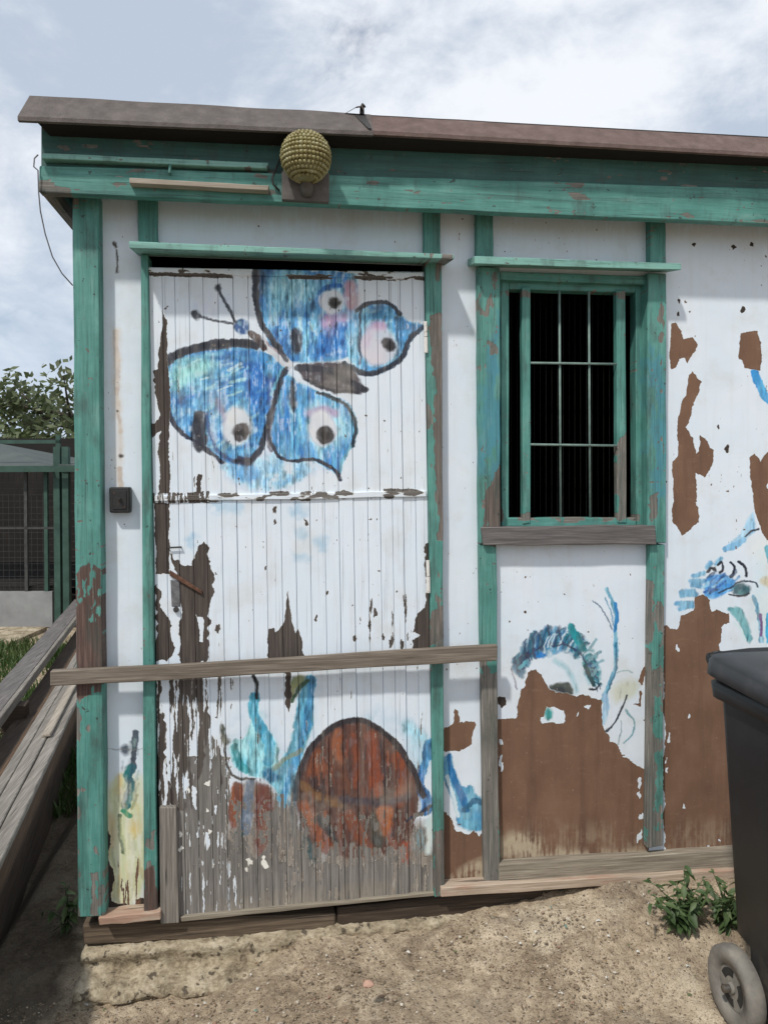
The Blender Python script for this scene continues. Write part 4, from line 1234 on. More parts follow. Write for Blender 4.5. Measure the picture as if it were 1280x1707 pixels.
M_cageroof = noisy('grey_green_roof_sheet', [(0.3, (0.040, 0.052, 0.048)), (0.6, (0.065, 0.080, 0.073)), (0.8, (0.10, 0.12, 0.11))], 3, 0.7, 0.002)
M_wire = noisy('wire', [(0.3, (0.025, 0.025, 0.025)), (0.7, (0.07, 0.07, 0.066))], 20, 0.6)
M_cagewall = noisy('grey_board_wall', [(0.3, (0.20, 0.20, 0.20)), (0.55, (0.28, 0.285, 0.285)), (0.8, (0.34, 0.34, 0.33))], 3, 0.8, 0.001)
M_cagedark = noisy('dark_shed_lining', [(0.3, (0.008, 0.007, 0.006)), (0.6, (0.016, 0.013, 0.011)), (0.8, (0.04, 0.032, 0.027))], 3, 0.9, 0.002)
M_brickpost = noisy('pinkish_blocks', [(0.3, (0.26, 0.17, 0.13)), (0.6, (0.38, 0.27, 0.21)), (0.8, (0.45, 0.36, 0.29))], 5, 0.9, 0.002)
M_plateboard = noisy('grey_mount_board', [(0.3, (0.07, 0.062, 0.058)), (0.6, (0.13, 0.118, 0.11)), (0.8, (0.20, 0.185, 0.175))], 22, 0.85, 0.001)
M_bark = noisy('bark', [(0.3, (0.03, 0.024, 0.018)), (0.7, (0.11, 0.09, 0.07))], 14, 0.95, 0.01)


def leaf_material(name, c1, c2, c3, sc=3.0):
    mt, k = material(name)
    geo = k.n('ShaderNodeNewGeometry')
    v = k.noise(geo.outputs['Position'], sc, 3.0, 0.6)
    rn = k.n('ShaderNodeObjectInfo').outputs['Random']
    c = k.ramp(k.math('ADD', k.math('MULTIPLY', v, 0.7), k.math('MULTIPLY', rn, 0.3)), [(0.25, c1), (0.5, c2), (0.75, c3)])
    b = k.out(c, 0.55, None)
    tr = k.n('ShaderNodeBsdfTranslucent', {'Color': c})
    mx = k.n('ShaderNodeMixShader', {0: 0.3, 1: b.outputs[0], 2: tr.outputs[0]})
    for nd in k.t.nodes:
        if nd.type == 'OUTPUT_MATERIAL':
            k.t.links.new(mx.outputs[0], nd.inputs[0])
    return mt


M_leaf = leaf_material('weed_leaf', (0.040, 0.075, 0.024), (0.080, 0.135, 0.048), (0.15, 0.20, 0.085), 22)
M_tree = leaf_material('tree_leaf', (0.035, 0.058, 0.020), (0.085, 0.115, 0.045), (0.20, 0.22, 0.13), 2.4)
M_grass = leaf_material('grass_blade', (0.030, 0.060, 0.014), (0.060, 0.110, 0.028), (0.12, 0.15, 0.05), 2.0)


def dirt_material():
    mt, k = material('dry_dirt')
    geo = k.n('ShaderNodeNewGeometry').outputs['Position']
    a = k.noise(geo, 4.2, 7.0, 0.66)
    b = k.noise(geo, 48.0, 6.0, 0.72)
    c = k.noise(geo, 210.0, 4.0, 0.72)
    v = k.math('ADD', k.math('ADD', k.math('MULTIPLY', a, 0.46), k.math('MULTIPLY', b, 0.32)), k.math('MULTIPLY', c, 0.22))
    col = k.ramp(v, [(0.37, (0.125, 0.088, 0.055)), (0.45, (0.275, 0.210, 0.142)), (0.515, (0.42, 0.335, 0.235)), (0.61, (0.62, 0.515, 0.38))])
    sand = k.smooth(k.noise(k.mapping(geo, (1, 1, 1), (4, 2, 0)), 3.4, 6.0, 0.62), 0.53, 0.64)
    col = k.mix(k.math('MULTIPLY', sand, 0.8), col, k.ramp(c, [(0.35, (0.40, 0.325, 0.225)), (0.6, (0.66, 0.57, 0.43))]))
    damp = k.smooth(k.noise(k.mapping(geo, (1, 1, 1), (9, 6, 0)), 5.5, 6.0, 0.65), 0.54, 0.66)
    col = k.mix(k.math('MULTIPLY', damp, 0.4), col, (0.14, 0.105, 0.076))
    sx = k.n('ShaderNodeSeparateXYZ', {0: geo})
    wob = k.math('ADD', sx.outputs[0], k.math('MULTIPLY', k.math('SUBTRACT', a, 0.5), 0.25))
    shade_tint = k.math('MULTIPLY', k.smooth(wob, -0.64, -0.74), k.smooth(sx.outputs[1], 3.2, 1.8))  # ground left of the footing darkened: its shade put into the colour
    col = k.mix(k.math('MULTIPLY', shade_tint, 0.8), col, k.ramp(b, [(0.35, (0.022, 0.017, 0.012)), (0.65, (0.065, 0.050, 0.034))]))
    h = 0
    for (sc, lo, amt) in ((95.0, 0.70, 0.85), (170.0, 0.66, 0.8), (300.0, 0.62, 0.7)):
        vor = k.n('ShaderNodeTexVoronoi', {'Vector': geo, 'Scale': sc, 'Randomness': 1.0})
        peb = k.smooth(vor.outputs['Distance'], 0.40, 0.24)
        sel = k.n('ShaderNodeSeparateColor', {0: vor.outputs['Color']})
        pm = k.math('MULTIPLY', k.math('MULTIPLY', peb, k.smooth(sel.outputs[0], lo, lo + 0.02)), k.math('SUBTRACT', 1.0, k.math('MULTIPLY', shade_tint, 0.8)))
        pc = k.ramp(sel.outputs[1], [(0.0, (0.075, 0.06, 0.048)), (0.45, (0.24, 0.18, 0.125)), (0.75, (0.40, 0.32, 0.23)), (0.88, (0.30, 0.17, 0.12)), (1.0, (0.62, 0.58, 0.50))])
        col = k.mix(k.math('MULTIPLY', pm, amt), col, pc)
        h = k.math('ADD', k.math('MULTIPLY', pm, 30.0 / sc), h)
    hh = k.math('ADD', k.math('MULTIPLY', b, 0.6), k.math('ADD', k.math('MULTIPLY', c, 0.3), h))
    k.out(col, 0.95, k.bump(hh, 0.012, 0.95))
    return mt


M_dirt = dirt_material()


def concrete_material():
    mt, k = material('crumbling_footing')
    geo = k.n('ShaderNodeNewGeometry').outputs['Position']
    a = k.noise(k.mapping(geo, (1, 1, 2.2)), 9.0, 7.0, 0.66)
    b = k.noise(geo, 75.0, 6.0, 0.7)
    v = k.math('ADD', k.math('MULTIPLY', a, 0.6), k.math('MULTIPLY', b, 0.4))
    col = k.ramp(v, [(0.36, (0.13, 0.098, 0.062)), (0.46, (0.30, 0.245, 0.165)), (0.54, (0.46, 0.39, 0.28)), (0.66, (0.62, 0.55, 0.43))])
    pit = k.noise(geo, 30.0, 3.0, 0.6)
    col = k.mix(k.math('MULTIPLY', k.smooth(pit, 0.42, 0.34), 0.85), col, (0.055, 0.04, 0.028))
    k.out(col, 0.95, k.bump(k.math('ADD', a, k.math('MULTIPLY', b, 0.5)), 0.014, 0.9))
    return mt


M_foot = concrete_material()
def pebble_material():
    mt, k = material('pebble')
    g = k.n('ShaderNodeNewGeometry')
    r = g.outputs['Random Per Island']
    c = k.ramp(r, [(0.0, (0.10, 0.072, 0.048)), (0.3, (0.21, 0.158, 0.105)), (0.6, (0.33, 0.26, 0.18)), (0.85, (0.42, 0.35, 0.26)), (0.92, (0.30, 0.16, 0.11)), (0.94, (0.66, 0.62, 0.54))])
    v = k.noise(g.outputs['Position'], 300.0, 3.0)
    c = k.mix(k.math('MULTIPLY', v, 0.5), c, (0.20, 0.155, 0.105))
    k.out(c, 0.95, k.bump(v, 0.001, 0.6))
    return mt


M_stone = pebble_material()
M_rock = noisy('dark_stone', [(0.25, (0.035, 0.032, 0.028)), (0.5, (0.075, 0.07, 0.062)), (0.75, (0.13, 0.12, 0.105))], 7, 0.92, 0.006, 40)
M_stoneb = noisy('brown_stone', [(0.25, (0.045, 0.034, 0.024)), (0.5, (0.095, 0.072, 0.05)), (0.75, (0.16, 0.125, 0.09))], 7, 0.92, 0.006, 40)
M_chip = noisy('brick_chip', [(0.3, (0.36, 0.20, 0.14)), (0.7, (0.52, 0.34, 0.26))], 40, 0.9, 0.001)


def glass_material():
    mt, k = material('amber_pressed_glass')
    geo = k.n('ShaderNodeTexCoord').outputs['Object']
    v = k.noise(geo, 30.0, 3.0, 0.6)
    c = k.ramp(v, [(0.3, (0.27, 0.21, 0.07)), (0.55, (0.43, 0.38, 0.17)), (0.75, (0.60, 0.57, 0.38))])
    k.out(c, 0.34, None, **{'Transmission Weight': 0.35, 'IOR': 1.45})
    return mt


M_glass = glass_material()

# ================================================================ GROUND
def base_z(x, y):
    """lie of the land"""
    far = max(0.0, min(1.0, (abs(y + 0.2) - 1.6) / 2.5))
    lw = max(0.0, min(1.0, (0.15 - x) / 0.6))
    z = (-0.075 - 0.075 * lw * lw * (3 - 2 * lw)) * (1 - far)
    # the soil banks up to the right along the wall
    f = max(0.0, min(1.0, (y + 0.50) / 0.45)) if y <= 0 else 1.0
    f = f * f * (3 - 2 * f)
    bank = max(0.0, min(1.0, (x + 0.55) / 0.75))
    bank = bank * bank * (3 - 2 * bank)
    z += (0.012 * bank + 0.105 * max(0.0, min(1.0, (x - 0.40) / 0.75))) * f * (1 - far)
    # lower on the left, beside the shed
    l = max(0.0, min(1.0, (-0.97 - x) / 0.10))
    z -= 0.13 * l * (1 - far)
    return z


def axis(fine0, fine1, step, lo, hi):
    a = list(np.arange(fine0, fine1, step))
    s, x = step, fine1
    while x < hi:
        a.append(x)
        s *= 1.22
        x += s
    a.append(hi)
    s, x, b = step, fine0, []
    while True:
        s *= 1.22
        x -= s
        if x < lo:
            break
        b.append(x)
    b.append(lo)
    return b[::-1] + a


xs_ = axis(-1.9, 1.6, 0.016, -220, 220)
ys_ = axis(-0.95, 0.06, 0.014, -120, 260)
verts, faces = [], []
for yv in ys_:
    for xv in xs_:
        z = base_z(xv, yv)
        near = 1.0 if (-2.5 < xv < 2.2 and -1.6 < yv < 1.5) else 0.0
        p = Vector((xv, yv, 0))
        z += 0.020 * (mnoise.fractal(p * 3.1, 0.9, 2.0, 3) if True else 0) * (1 if near else 2)
        if near:
            z += 0.0075 * mnoise.fractal(p * 22.0, 0.8, 2.0, 4) + 0.010 * mnoise.fractal(p * 8.0, 0.8, 2.0, 3)
            z += 0.004 * max(0, mnoise.noise(p * 55.0))
        verts.append((xv, yv, z))
nx = len(xs_)
for j in range(len(ys_) - 1):
    for i in range(nx - 1):
        a = j * nx + i
        faces.append((a, a + 1, a + nx + 1, a + nx))
gm_ = bpy.data.meshes.new('ground')
gm_.from_pydata(verts, [], faces)
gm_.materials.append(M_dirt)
for p_ in gm_.polygons:
    p_.use_smooth = True
ground = bpy.data.objects.new('ground', gm_)
C.objects.link(ground)
struct(ground)


def ground_z(x, y):
    p = Vector((x, y, 0))
    return base_z(x, y) + 0.020 * mnoise.fractal(p * 3.1, 0.9, 2.0, 3)


# crumbling footing below the wall: layered, broken front
def footing():
    bm = bmesh.new()
    x0 = P(133, 1600, -0.06).x
    n, x1 = 150, 2.4
    prof = []
    rows = []
    for i in range(n + 1):
        x = x0 + (x1 - x0) * i / n
        t = (x - x0) / (x1 - x0)
        q = lambda s, sc: mnoise.fractal(Vector((x * sc, s * 3.7, s)), 0.8, 2.0, 4)
        top = P(0, 0, 0)
        zt = wall_base_z(x) - 0.010 + 0.004 * q(1, 9)
        fade = max(0.0, min(1.0, (0.95 - x) / 0.9))
        zm = zt - 0.026 - 0.040 * fade + 0.012 * q(2, 6)
        zl = zm - 0.046 * fade + 0.010 * q(3, 5)
        y1 = -0.035 - 0.012 * q(4, 11)
        y2 = y1 - 0.016 - 0.012 * q(5, 7)
        y3 = y2 - (0.075 + 0.03 * q(6, 6)) * fade - 0.006
        y4 = y3 - 0.014
        y5 = y4 - (0.10 + 0.06 * q(7, 4)) * fade - 0.008
        sect = [(0.06, zt - 0.004), (-0.008, zt), (y1 - 0.004, zt - 0.003 + 0.006 * q(8, 20)), (y1 - 0.010, zt - 0.016), (y2 + 0.020 * fade, zm + 0.012), (y2 + 0.012 * fade, zm), (y3, zm - 0.004 + 0.010 * q(12, 12)), (y4 - 0.004, zm - 0.020), (y4 + 0.016 * fade, zl + 0.004),
                (y4 + 0.010 * fade, zl - 0.006), (y5, zl - 0.012 + 0.010 * q(9, 14)), (y5 - 0.02, zl - 0.05), (y5 - 0.04, -0.34), (0.06, -0.34)]
        rows.append([bm.verts.new((x + (0.012 * q(10 + k, 8) if 0 < i < n else 0), yy, zz)) for k, (yy, zz) in enumerate(sect)])
    for a, b in zip(rows[:-1], rows[1:]):
        for k in range(len(a) - 1):
            bm.faces.new((a[k], b[k], b[k + 1], a[k + 1]))
    bm.faces.new(rows[0])
    bm.faces.new(rows[-1])
    bmesh.ops.recalc_face_normals(bm, faces=bm.faces)
    bmesh.ops.subdivide_edges(bm, edges=[e for e in bm.edges if e.calc_length() > 0.02], cuts=1, use_grid_fill=True)
    for v in bm.verts:
        d = mnoise.fractal(v.co * 34, 0.8, 2.0, 3)
        v.co.y -= 0.010 * d
        v.co.z += 0.006 * mnoise.fractal(v.co * 48, 0.8, 2.0, 3) - 0.010 * max(0, mnoise.noise(v.co * 14) - 0.35)
    return bm


def wall_base_z(x):
    """underside of the bottom timbers"""
    a, b = P(140, 1572, 0.0), P(1235, 1476, 0.0)
    return a.z + (b.z - a.z) * (x - a.x) / (b.x - a.x)


# ================================================================ SHED
shed = thing('shed', 'white wooden shed with green trim, a flaking butterfly mural and a barred window', 'shed', (0, 0, 0))
o = finish('footing', footing(), M_foot, shed, 'x', smooth=True)

# white hardboard panels (front face on y = 0), sheet by sheet
def panel(q, label=None):
    o_ = pboard('wall_panel', q, 0.0, 0.012, M_panel, shed, 'z', n=4, jit=0.0, bevel=0.0)
    if label:
        o_['label'] = label
    return o_


XR = 1560
panel([(150, 318), (240, 322), (242, 1530), (166, 1530)], 'narrow panel with dark plant painted on yellow')
panel([(240, 322), (727, 344), (727, 442), (240, 425)])
panel([(727, 344), (812, 349), (818, 1495), (727, 1500)])
panel([(812, 349), (1096, 362), (1096, 466), (812, 458)])
panel([(812, 895), (1096, 895), (1092, 1450), (818, 1475)], 'panel with a blue painted arch above bare brown board')
panel([(1096, 362), (XR, 384), (XR, 1432), (1092, 1452)], 'panel with blue creature and large bare brown area')

# studs and posts
post = pboard('corner_post', [(121, 322), (165, 325), (176, 1528), (130, 1530)], -0.05, 0.05, M_trim, shed, 'z', n=14, jit=0.0015, bevel=0.004)
post['label'] = 'thick corner post, bare brown around mid height'
pboard('stud', [(229, 326), (262, 328), (263, 408), (231, 404)], -0.022, 0.002, M_trim, shed, 'z', n=3)
pboard('stud', [(706, 348), (734, 349), (734, 426), (706, 424)], -0.022, 0.002, M_trim, shed, 'z', n=3)
pboard('stud', [(794, 352), (822, 354), (822, 432), (794, 431)], -0.030, 0.002, M_trim, shed, 'z', n=3)
pboard('stud', [(1082, 366), (1109, 367), (1110, 440), (1083, 439)], -0.030, 0.002, M_trim, shed, 'z', n=3)
s_ = pboard('stud', [(799, 908), (827, 908), (833, 1470), (808, 1472)], -0.030, 0.002, M_trim, shed, 'z', n=8, jit=0.0018)
s_['label'] = 'stud with green paint gone below the grey bar'
pboard('stud', [(1083, 908), (1108, 908), (1104, 1410), (1078, 1414)], -0.030, 0.002, M_trim, shed, 'z', n=8, jit=0.0018)
pboard('stud', [(1440, 380), (1470, 381), (1468, 1400), (1438, 1402)], -0.030, 0.002, M_trim, shed, 'z', n=8)

# bottom timbers
b_ = pboard('base_board', [(832, 1441), (1235, 1416), (1235, 1450), (832, 1472)], -0.035, 0.002, M_sill, shed, 'x', n=8, jit=0.002)
pboard('base_board', [(1235, 1416), (XR, 1396), (XR, 1428), (1235, 1450)], -0.035, 0.002, M_sill, shed, 'x', n=4, jit=0.002)
pboard('sill_plate', [(735, 1480), (XR, 1430), (XR, 1441), (735, 1496)], -0.055, -0.001, M_plate, shed, 'x', n=14, jit=0.003)
p_ = pboard('sill_plate', [(164, 1530), (268, 1519), (268, 1534), (166, 1543)], -0.06, -0.001, M_plate, shed, 'x', n=5, jit=0.003)
p_['label'] = 'splintered end of the pale sill plate'
pboard('sole_beam', [(138, 1541), (560, 1524), (560, 1553), (140, 1577)], -0.012, 0.06, M_sole, shed, 'x', n=10, jit=0.004, bevel=0.006)
pboard('sole_beam', [(562, 1515), (905, 1478), (905, 1512), (562, 1549)], -0.006, 0.06, M_rot, shed, 'x', n=9, jit=0.003, bevel=0.006)
pboard('sole_beam', [(907, 1478), (XR, 1430), (XR, 1462), (907, 1506)], -0.002, 0.06, M_rot, shed, 'x', n=9, jit=0.003, bevel=0.006)

# eaves
YB, YU = -0.138, -0.118
lb = pboard('eaves_beam', [(66, 276), (XR, 323), (XR, 386), (65, 320)], YB, YB + 0.035, M_trim, shed, 'x', n=22, jit=0.0012)
ub = pboard('fascia_board', [(69, 199), (XR, 258), (XR, 326), (69, 279)], YU, YU + 0.03, M_trimshade, shed, 'x', n=22, jit=0.001)
pboard('cover_strip', [(72, 255), (448, 271), (446, 281), (70, 264)], -0.150, YU, M_mint, shed, 'x', n=8, jit=0.0008, bevel=0.0015)
l_ = pboard('lath', [(216, 296), (449, 309), (447, 317), (216, 305)], -0.172, YB, M_lath, shed, 'x', n=6, jit=0.001, bevel=0.0015)
l_['label'] = 'unpainted lath nailed under the eaves'
# returns along the left side
xe = P(66, 320, YB).x
zb = P(66, 320, YB).z
zt = P(69, 199, YU).z
zm = P(66, 277, YB).z
sb = box_bm(xe, xe + 0.03, YB + 0.037, 4.0, zb, zm - 0.002)
finish('side_beam', sb, M_trim, shed, 'y', bevel=0.003)
sb = box_bm(xe + 0.006, xe + 0.032, YU + 0.032, 4.0, zm, zt)
finish('side_fascia', sb, M_trim, shed, 'y', bevel=0.003)

# roof edge: felt turned down over a sloping board; two lengths
YT0, YE = -0.135, -0.215
def roof_edge(q0, q1, mat, n):
    """q0/q1: (top px, bottom px) at both ends"""
    rings = []
    for i in range(n + 1):
        t = i / n
        a = P(q0[0][0] + (q1[0][0] - q0[0][0]) * t, q0[0][1] + (q1[0][1] - q0[0][1]) * t, YT0)
        b = P(q0[1][0] + (q1[1][0] - q0[1][0]) * t, q0[1][1] + (q1[1][1] - q0[1][1]) * t, YE)
        jz = 0.0025 * mnoise.noise(Vector((a.x * 6, 0, 0)))
        jb = 0.003 * mnoise.noise(Vector((a.x * 9, 5, 0)))
        rings.append([(a.x, a.y, a.z + jz), (b.x, b.y + jb, b.z + 0.006 + jb), (b.x, b.y + jb, b.z - 0.006 + jb), (b.x, b.y + 0.014, b.z - 0.006), (a.x, a.y + 0.02, a.z - 0.016)])
    return loft(rings)


finish('roof_edging', roof_edge(((50, 159), (30, 197)), ((618, 190), (622, 222)), M_felt, 24), M_felt, shed, 'x')['label'] = 'grey length of felt roof edging'
rr = finish('roof_edging', roof_edge(((606, 188), (606, 217)), ((XR, 242), (XR, 271)), M_feltred, 30), M_feltred, shed, 'x')
rr['label'] = 'reddish length of felt roof edging'
rr.location.y += 0.004
rr.location.z -= 0.003
tl0, tr0 = P(50, 159, YT0), P(XR, 242, YT0)
# soffit under the drip edge
bl0, br0 = P(46, 202, -0.2), P(XR, 270, -0.2)
rings = []
for i in range(9):
    t = i / 8
    a = tl0.lerp(tr0, t)
    b = bl0.lerp(br0, t)
    rings.append([(b.x + 0.02 * (1 - t), -0.196, b.z + 0.006), (b.x + 0.04 * (1 - t), YU - 0.001, b.z - 0.004), (b.x + 0.04 * (1 - t), YU - 0.001, b.z + 0.008), (b.x + 0.02 * (1 - t), -0.19, b.z + 0.010)])
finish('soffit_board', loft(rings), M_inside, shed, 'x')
# roof plate running back, tarry upper edge
rings = []
for i in range(9):
    t = i / 8
    a = tl0.lerp(tr0, t)
    xo = a.x + (0.004 if i == 0 else 0)
    rings.append([(xo, YT0 - 0.001, a.z - 0.003), (xo, YT0 + 0.001, a.z - 0.020), (xo, 4.2, a.z + 0.15 - 0.02), (xo, 4.2, a.z + 0.15)])
finish('roof_sheet', loft(rings), M_tar, shed, 'y')
# lapped joint of the edging, curled up
a0 = P(600, 188, YT0 - 0.003)
path = [(-0.050, 0.010, -0.002, 0.012), (-0.032, 0.006, 0.008, 0.018), (-0.014, 0.000, 0.017, 0.020), (0.002, -0.004, 0.018, 0.018), (0.008, -0.006, 0.006, 0.014)]
rings = []
for (dx, dy, dz, hw) in path:
    c_ = a0 + Vector((dx, dy, dz))
    rings.append([c_ + Vector((0, -hw, -hw * 0.5)), c_ + Vector((0, hw, hw * 0.3)), c_ + Vector((0.003, hw, hw * 0.3 + 0.003)), c_ + Vector((0.003, -hw, -hw * 0.5 + 0.003))])
finish('felt_flap', loft(rings), M_felt, shed, 'x')['label'] = 'curled flap of felt where the edging laps'
finish('nail_plug', tube_bm([a0 + Vector((0.006, 0.0, -0.004)), a0 + Vector((0.006, -0.004, 0.016)), a0 + Vector((0.012, -0.005, 0.022))], [0.008, 0.007, 0.009], 7), M_tar, shed, 'z')
# tar smeared down the lap
b0 = P(617, 214, YE - 0.0015)
a1 = P(598, 190, YT0 - 0.0015)
rings = []
for i in range(6):
    t = i / 5
    c_ = a1.lerp(b0, t)
    hw = 0.019 * (1 - 0.72 * t)
    rings.append([c_ + Vector((-hw, -0.0005, 0)), c_ + Vector((hw, -0.0005, 0)), c_ + Vector((hw, 0.004, 0.001)), c_ + Vector((-hw, 0.004, 0.001))])
finish('tar_smear', loft(rings), M_tar, shed, 'x')

# hoods above door and window
def hood(q, yf, label):
    """sloping board: q is the front edge, TL TR BR BL in the photo"""
    tl, tr, br, bl = [P(*p, yf) for p in q]
    rings = []
    n = 12
    for i in range(n + 1):
        t = i / n
        a, b = tl.lerp(tr, t), bl.lerp(br, t)
        j = rnd.uniform(-0.001, 0.001)
        inset = 0.0
        rings.append([(a.x, yf, a.z + j), (b.x, yf, b.z + j), (b.x, 0.0, b.z + 0.018), (a.x, 0.0, a.z + 0.018)])
    o_ = finish('hood_board', loft(rings), M_mint, shed, 'x', bevel=0.002)
    o_['label'] = label
    return o_


hood([(215, 402), (757, 424), (757, 432), (216, 414)], -0.135, 'long hood board over the door')
hood([(791, 427), (1135, 439), (1135, 450), (791, 440)], -0.095, 'shorter hood board over the window')

# door frame
pboard('door_jamb', [(235, 424), (247, 424), (263, 1520), (240, 1523)], -0.045, 0.03, M_trim, shed, 'z', n=12, jit=0.001)
pboard('door_jamb', [(709, 430), (736, 430), (741, 1494), (724, 1496)], -0.040, 0.03, M_trim, shed, 'z', n=12, jit=0.0015)

# ---- door: planks, battens, hinges, latch
door = bpy.data.objects.new('door', None)
C.objects.link(door)
door.parent = shed
door['label'] = 'plank door with a blue butterfly above a brown mound'
DT = [(248, 447), (707, 453)]
DB = [(268, 1533), (723, 1489)]
cuts = [248, 270, 291, 315, 338, 363, 388, 413, 437, 462, 486, 510, 535, 559, 583, 607, 628, 648, 666, 687, 707]
for a, b in zip(cuts[:-1], cuts[1:]):
    ta, tb = (a - 248) / 459, (b - 248) / 459
    L = lambda e, t: (e[0][0] + (e[1][0] - e[0][0]) * t, e[0][1] + (e[1][1] - e[0][1]) * t)
    g0, g1 = rnd.uniform(0.12, 0.42), rnd.uniform(0.12, 0.42)
    q = [L(DT, ta), L(DT, tb), L(DB, tb), L(DB, ta)]
    dy = rnd.uniform(-2, 2)
    q = [(q[0][0] + g0, q[0][1]), (q[1][0] - g1, q[1][1]), (q[2][0] - g1, q[2][1] + dy), (q[3][0] + g0, q[3][1] + dy)]
    d = rnd.uniform(-0.0018, 0.0018)
    pboard('plank', q, -0.026 + d, 0.0, M_door, door, 'z', n=5, jit=0.0003, bevel=0.0018, yf2=-0.026 + d + rnd.uniform(-0.002, 0.002))
br_ = pboard('top_rail', [(246, 445), (705, 454), (705, 464), (248, 457)], -0.032, -0.014, M_door, door, 'x', n=8, jit=0.0008)
pboard('batten', [(258, 826), (710, 818), (711, 828), (258, 836)], -0.034, -0.014, M_door, door, 'x', n=10, jit=0.0015, bevel=0.002)
pboard('bottom_rail', [(300, 1529), (724, 1487), (724, 1494), (302, 1537)], -0.036, -0.004, M_sill, door, 'x', n=8, jit=0.0015, bevel=0.002)
pboard('patch_board', [(266, 1346), (294, 1346), (299, 1539), (268, 1541)], -0.045, -0.022, M_grey, door, 'z', n=5, jit=0.001)['label'] = 'grey offcut nailed to the foot of the door'
for (x_, y0_, y1_) in ((709, 536, 588), (713, 934, 988)):
    h_ = finish('hinge', tube_bm([P(x_, y0_, -0.043), P(x_ + 0.5, y0_ + (y1_ - y0_) * 0.48, -0.043)], 0.006, 8), M_whiteiron, door, 'z')
    h2 = finish('hinge_pin', tube_bm([P(x_ + 0.5, y0_ + (y1_ - y0_) * 0.5, -0.043), P(x_ + 1, y1_, -0.043)], 0.0068, 8), M_whiteiron, door, 'z')
# latch: rusty bar, small plate with keyhole
la, lb_ = P(283, 955, -0.034), P(337, 988, -0.036)
finish('latch_bar', loft([[la + Vector((0, 0, 0.009)), la + Vector((0, 0, -0.009)), la + Vector((0, 0.008, -0.009)), la + Vector((0, 0.008, 0.009))],
                          [lb_ + Vector((0, 0, 0.006)), lb_ + Vector((0, 0, -0.006)), lb_ + Vector((0, 0.008, -0.006)), lb_ + Vector((0, 0.008, 0.006))]]), M_rust, door, 'x', bevel=0.0015)
pboard('lock_plate', [(284, 966), (300, 968), (301, 1012), (286, 1012)], -0.027, -0.02, M_greyiron, door, 'z', n=2, jit=0.0)
finish('keyhole_boss', tube_bm([P(294, 1016, -0.021), P(294, 1016, -0.036)], [0.010, 0.008], 10), M_tar, door, 'x')
finish('staple', tube_bm([P(281, 913, -0.024), P(281, 913, -0.036), P(302, 912, -0.036), P(302, 912, -0.024)], 0.003, 6), M_tar, door, 'x')

# ---- window
win = bpy.data.objects.new('window', None)
C.objects.link(win)
win.parent = shed
win['label'] = 'barred window in a blotchy green frame'
pboard('casing', [(797, 444), (833, 446), (834, 880), (800, 908)], -0.036, 0.03, M_trim, win, 'z', n=9, jit=0.0015)
pboard('casing', [(1079, 455), (1110, 456), (1110, 905), (1079, 905)], -0.036, 0.03, M_trim, win, 'z', n=9, jit=0.0015)
pboard('casing', [(833, 452), (1079, 460), (1079, 474), (833, 466)], -0.018, 0.03, M_trim, win, 'x', n=5)
pboard('window_frame', [(834, 466), (848, 467), (848, 878), (836, 878)], 0.012, 0.06, M_trim, win, 'z', n=5)
pboard('window_frame', [(1059, 474), (1078, 475), (1078, 880), (1060, 880)], 0.012, 0.06, M_trim, win, 'z', n=5)
pboard('window_frame', [(848, 469), (1059, 476), (1059, 488), (848, 482)], 0.012, 0.06, M_trim, win, 'x', n=5)
pboard('window_frame', [(846, 863), (1060, 863), (1060, 880), (846, 880)], 0.004, 0.06, M_trim, win, 'x', n=5)
pboard('window_sill', [(802, 879), (1092, 876), (1094, 908), (806, 909)], -0.050, 0.03, M_dkboard, win, 'x', n=7, jit=0.0018)['label'] = 'bare grey window sill'
# inner grille: two green uprights and a rod grid
pboard('grille_upright', [(870, 478), (884, 478), (884, 872), (871, 874)], 0.000, 0.028, M_trim, win, 'z', n=5)
pboard('grille_upright', [(1027, 484), (1042, 484), (1044, 872), (1029, 872)], 0.000, 0.028, M_trim, win, 'z', n=5)
M_rod = noisy('dull_green_rod', [(0.3, (0.11, 0.17, 0.15)), (0.6, (0.18, 0.26, 0.235)), (0.8, (0.27, 0.31, 0.28))], 30, 0.7, 0.0006)
for (xa, xb_) in ((932, 934), (981, 983)):
    finish('rod', tube_bm([P(xa, 486, 0.012), P(xb_, 866, 0.012)], 0.0042, 8), M_rod, win, 'z', smooth=True)
for (ya, yb_) in ((605, 607), (741, 743)):
    finish('rod', tube_bm([P(884, ya, 0.004), P(1028, yb_, 0.004)], 0.0042, 8), M_rod, win, 'x', smooth=True)
# wire screen behind
bm = bmesh.new()
for k in range(22):
    px_ = 852 + k * 9.6
    t_b = tube_bm([P(px_, 484, 0.10), P(px_, 872, 0.10)], 0.0004, 4)
    me_ = bpy.data.meshes.new('t')
    t_b.to_mesh(me_)
    t_b.free()
    bm.from_mesh(me_)
    bpy.data.meshes.remove(me_)
stuff(finish('wire_screen', bm, M_hole, win, 'z'))

